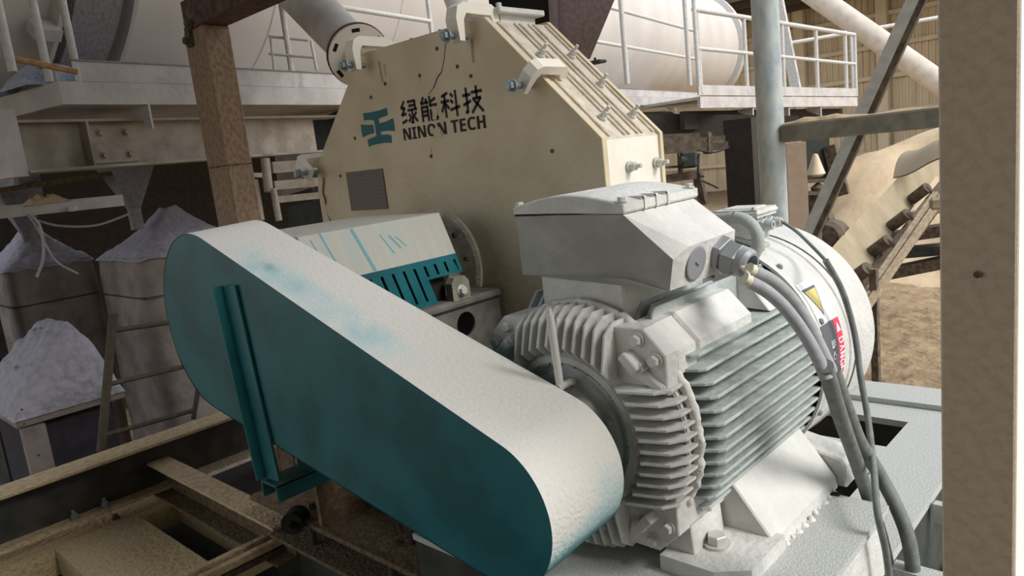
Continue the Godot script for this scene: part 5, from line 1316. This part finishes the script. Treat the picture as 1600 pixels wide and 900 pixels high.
	for i in 41:
		var row := []
		for j in 31:
			var x := -13.0 + 15.6 * i / 40.0; var z := -25.4 + 8.1 * j / 30.0
			var h := 3.15 * exp(-pow((x - 0.5) / 6.5, 2) - pow((z + 22.2) / 2.6, 2)) - 0.1
			row.append(Vector3(x, -1.74 + h + 0.08 * nz.get_noise_2d(x + 40, z) * minf(1, h * 2), z))
		g.append(row)
	s = Shape.new(); s.sheet(g, true); one("sand_heap", s, M.sand, "farther brownish sand heap piled against the ribbed wall", "sand").set_meta("kind", "stuff")
	# conveyor: runs away from the camera and climbs
	t = thing("conveyor", "old inclined conveyor with a loose tan belt climbing away to the right", "conveyor", at_z(1380, 420, -5.0))
	g = []
	for i in 30:
		var f := i / 29.0 * 1.55 - 0.45
		var row := []
		for j in 9:
			var w := j / 8.0; var zz := lerpf(-4.75, -8.3, f)
			var l := at_z(1294 + 176 * f, 394 - 190 * f, zz); var r := at_z(1331 + 138 * f, 456 - 194 * f, zz + 0.25)
			row.append(l.lerp(r, w) + Vector3(0, -0.03 * sin(PI * w) + 0.010 * sin(f * 9 + w * 3), 0))
		g.append(row)
	s = Shape.new(); s.sheet(g)
	var g2 := []
	for row in g: g2.append(row.map(func(p): return p - Vector3(0, 0.015, 0.004)))
	s.sheet(g2, true); put("belt", s, M.belt, t, "loose tan rubber belt")
	g = []
	for i in 12:
		var row := []
		for j in 9:
			var w := j / 8.0; var e := i / 11.0
			var l := at_z(1398 + 40 * e, 284 - 44 * e, -6.9 - 0.5 * e); var r := at_z(1490 + 4 * e, 250 - 26 * e, -6.7 - 0.5 * e)
			row.append(l.lerp(r, w) + Vector3(-0.05 * sin(PI * e) * (1 - w), 0.05 + 0.09 * sin(PI * e) - 0.02 * sin(PI * w * 2), 0.05))
		g.append(row)
	s = Shape.new(); s.sheet(g)
	g2 = []
	for row in g: g2.append(row.map(func(p): return p - Vector3(0, 0.014, 0)))
	s.sheet(g2, true); put("belt_fold", s, M.belt, t, "folded-over flap of belt")
	for k in 2:
		var o: float = [0.0, 13.0][k]
		s = Shape.new(); s.bar(at_z(1322 + o, 508, -3.9), at_z(1462 + o, 303, -6.3), 0.045, 0.045, Vector3.UP); put("frame_rail", s, M.oldrail, t)
	for q2 in [[1352, 419, -4.75], [1385, 375, -5.45], [1415, 334, -6.15], [1446, 293, -6.9]]:
		var a := at_z(q2[0], q2[1], q2[2]); s = Shape.new(); s.rod(a + Vector3(0.02, 0, 0), a + Vector3(-0.14, -0.12, -0.06), 0.055, 18); put("idler_roller", s, M.oldiron, t)
		s = Shape.new(); s.rod(a + Vector3(0.10, -0.09, 0.0), a + Vector3(0.01, 0, 0.0), 0.018, 8); put("roller_bracket", s, M.oldiron, t)
	s = Shape.new(); s.bar(at_z(1348, 462, -5.0), at_z(1482, 288, -7.7), 0.02, 0.28); put("side_panel", s, M.oldiron, t)
	for q2 in [[1385, 372, 1480, 358, 0.12, M.oldiron], [1380, 397, 1480, 388, 0.10, M.steel], [1372, 430, 1480, 408, 0.12, M.oldiron], [1400, 340, 1480, 325, 0.06, M.oldrail]]:
		s = Shape.new(); s.bar(at_z(q2[0], q2[1], -7.6), at_z(q2[2], q2[3], -7.6), 0.3, q2[4]); put("cross_member", s, q2[5], t)
	s = Shape.new(); s.box(Vector3(at_z(1367, 500, -4.4).x, -1.1, -4.4), Vector3(0.05, 1.3, 0.06)); put("leg", s, M.oldiron, t)
	s = Shape.new(); s.box(Vector3(at_z(1560, 400, -5.6).x, -0.9, -5.6), Vector3(0.05, 1.5, 0.06)); put("leg", s, M.oldiron, t)
	s = Shape.new(); s.box(at_z(1463, 318, -5.4), Vector3(0.10, 0.10, 0.08), Basis(Vector3.UP, 0.4), 0.02); put("bearing_block", s, M.oldrail, t)
	# drive lump left of the belt
	t = thing("tail_pulley", "rounded brown tail pulley housing at the foot of the conveyor, behind the angle brace", "pulley", at_z(1285, 380, -5.2))
	s = Shape.new(); var pc := at_z(1292, 372, -5.3); s.lathe([Vector2(0, -0.35), Vector2(0.14, -0.35), Vector2(0.16, -0.3), Vector2(0.16, 0.1), Vector2(0.12, 0.14), Vector2(0, 0.14)], along(pc, Vector3(0.2, 0.1, 1)), 24); put("housing", s, M.oldiron, t)
	s = Shape.new(); s.lathe([Vector2(0, -0.2), Vector2(0.18, -0.2), Vector2(0.18, 0.1), Vector2(0, 0.12)], along(at_z(1266, 350, -5.3), Vector3(0.2, 0.1, 1)), 24); put("cap", s, M.oldiron, t)
	# dark column and brown pillar under the far walkway
	s = Shape.new(); var p0 := at_d(1163, 300, 6.6); s.box(Vector3(p0.x, -0.42, p0.z), Vector3(0.24, 2.36, 0.24), Basis(Vector3.UP, 0.2)); one("dark_column", s, M.dark_brown, "dark brown square column left of the galvanised pipe post", "column")
	s = Shape.new(); p0 = at_d(1241, 300, 6.0); s.box(Vector3(p0.x, -0.54, p0.z), Vector3(0.16, 2.12, 0.16), Basis(Vector3.UP, 0.75)); one("brown_pillar", s, M.brown_post, "plain brown pillar just right of the galvanised pipe post", "pillar")
	# dark pipe and cable frame
	t = thing("cable_frame", "dark frame of bars and cables between crusher and dark column, with a small hanging drive", "frame", at_d(1080, 300, 6.5))
	for e in [[1020, 226, 1150, 214, 0.05], [1020, 236, 1150, 226, 0.07], [1105, 207, 1106, 240, 0.06], [1030, 262, 1066, 260, 0.02], [1062, 236, 1064, 275, 0.02], [1036, 280, 1092, 272, 0.07], [1089, 270, 1100, 320, 0.07], [1020, 216, 1092, 213, 0.06]]:
		s = Shape.new(); s.bar(at_d(e[0], e[1], 6.5), at_d(e[2], e[3], 6.5), 0.06, e[4], Vector3.UP if absf(e[2] - e[0]) > 20 else Vector3.RIGHT); put("bar", s, M.oldiron, t)
	s = Shape.new(); s.box(at_d(1076, 249, 6.4), Vector3(0.14, 0.15, 0.1), Basis(Vector3.UP, 0.6), 0.02); s.rod(at_d(1063, 250, 6.4), at_d(1072, 250, 6.4), 0.05, 14); put("small_drive", s, M.steel, t)
	s = Shape.new(); s.tube(curve([at_d(1092, 240, 6.4), at_d(1091, 262, 6.4), at_d(1094, 274, 6.4), at_d(1100, 275, 6.4)], 6), 0.012, 6); put("cable", s, M.steel, t)
	s = Shape.new(); s.tube(curve([at_d(1096, 282, 6.4), at_d(1110, 288, 6.4), at_d(1122, 294, 6.4)], 6), 0.010, 6); put("cable", s, M.steel, t)
	s = Shape.new(); s.tube(curve([at_d(1090, 234, 6.4), at_d(1115, 238, 6.4), at_d(1140, 230, 6.4)], 6), 0.009, 6); put("cable", s, M.steel, t)
	# drive unit right of the pillar
	t = thing("roller_stand", "dark stand with a pale dusty cone between brown pillar and angle brace", "stand", at_d(1275, 340, 6.2))
	s = Shape.new(); s.box(at_d(1275, 250, 6.4), Vector3(0.20, 0.36, 0.1), Basis(Vector3.UP, 0.75)); put("back_plate", s, M.steel, t)
	s = Shape.new(); s.lathe([Vector2(0.0, 0.17), Vector2(0.02, 0.165), Vector2(0.075, 0.0), Vector2(0.05, -0.02), Vector2(0.0, -0.02)], Transform3D(Basis.IDENTITY, at_d(1275, 272, 6.2)), 14); put("cone", s, M.cream, t)
	for y in [283, 302]:
		s = Shape.new(); s.bar(at_d(1258, y, 6.2), at_d(1290, y - 1, 6.2), 0.1, 0.03); put("shelf", s, M.oldiron, t)
	s = Shape.new(); s.lathe([Vector2(0.0, 0.05), Vector2(0.06, 0.0), Vector2(0.04, -0.08), Vector2(0.0, -0.08)], Transform3D(Basis.IDENTITY, at_d(1278, 293, 6.2)), 10); put("hub", s, M.oldiron, t)
	s = Shape.new(); s.bar(at_d(1296, 228, 6.3), at_d(1318, 305, 6.3), 0.1, 0.05, Vector3.BACK); put("arm", s, M.oldiron, t)
	s = Shape.new(); s.bar(at_d(1266, 305, 6.3), at_d(1268, 380, 6.3), 0.14, 0.1, Vector3.BACK); put("post", s, M.oldiron, t)
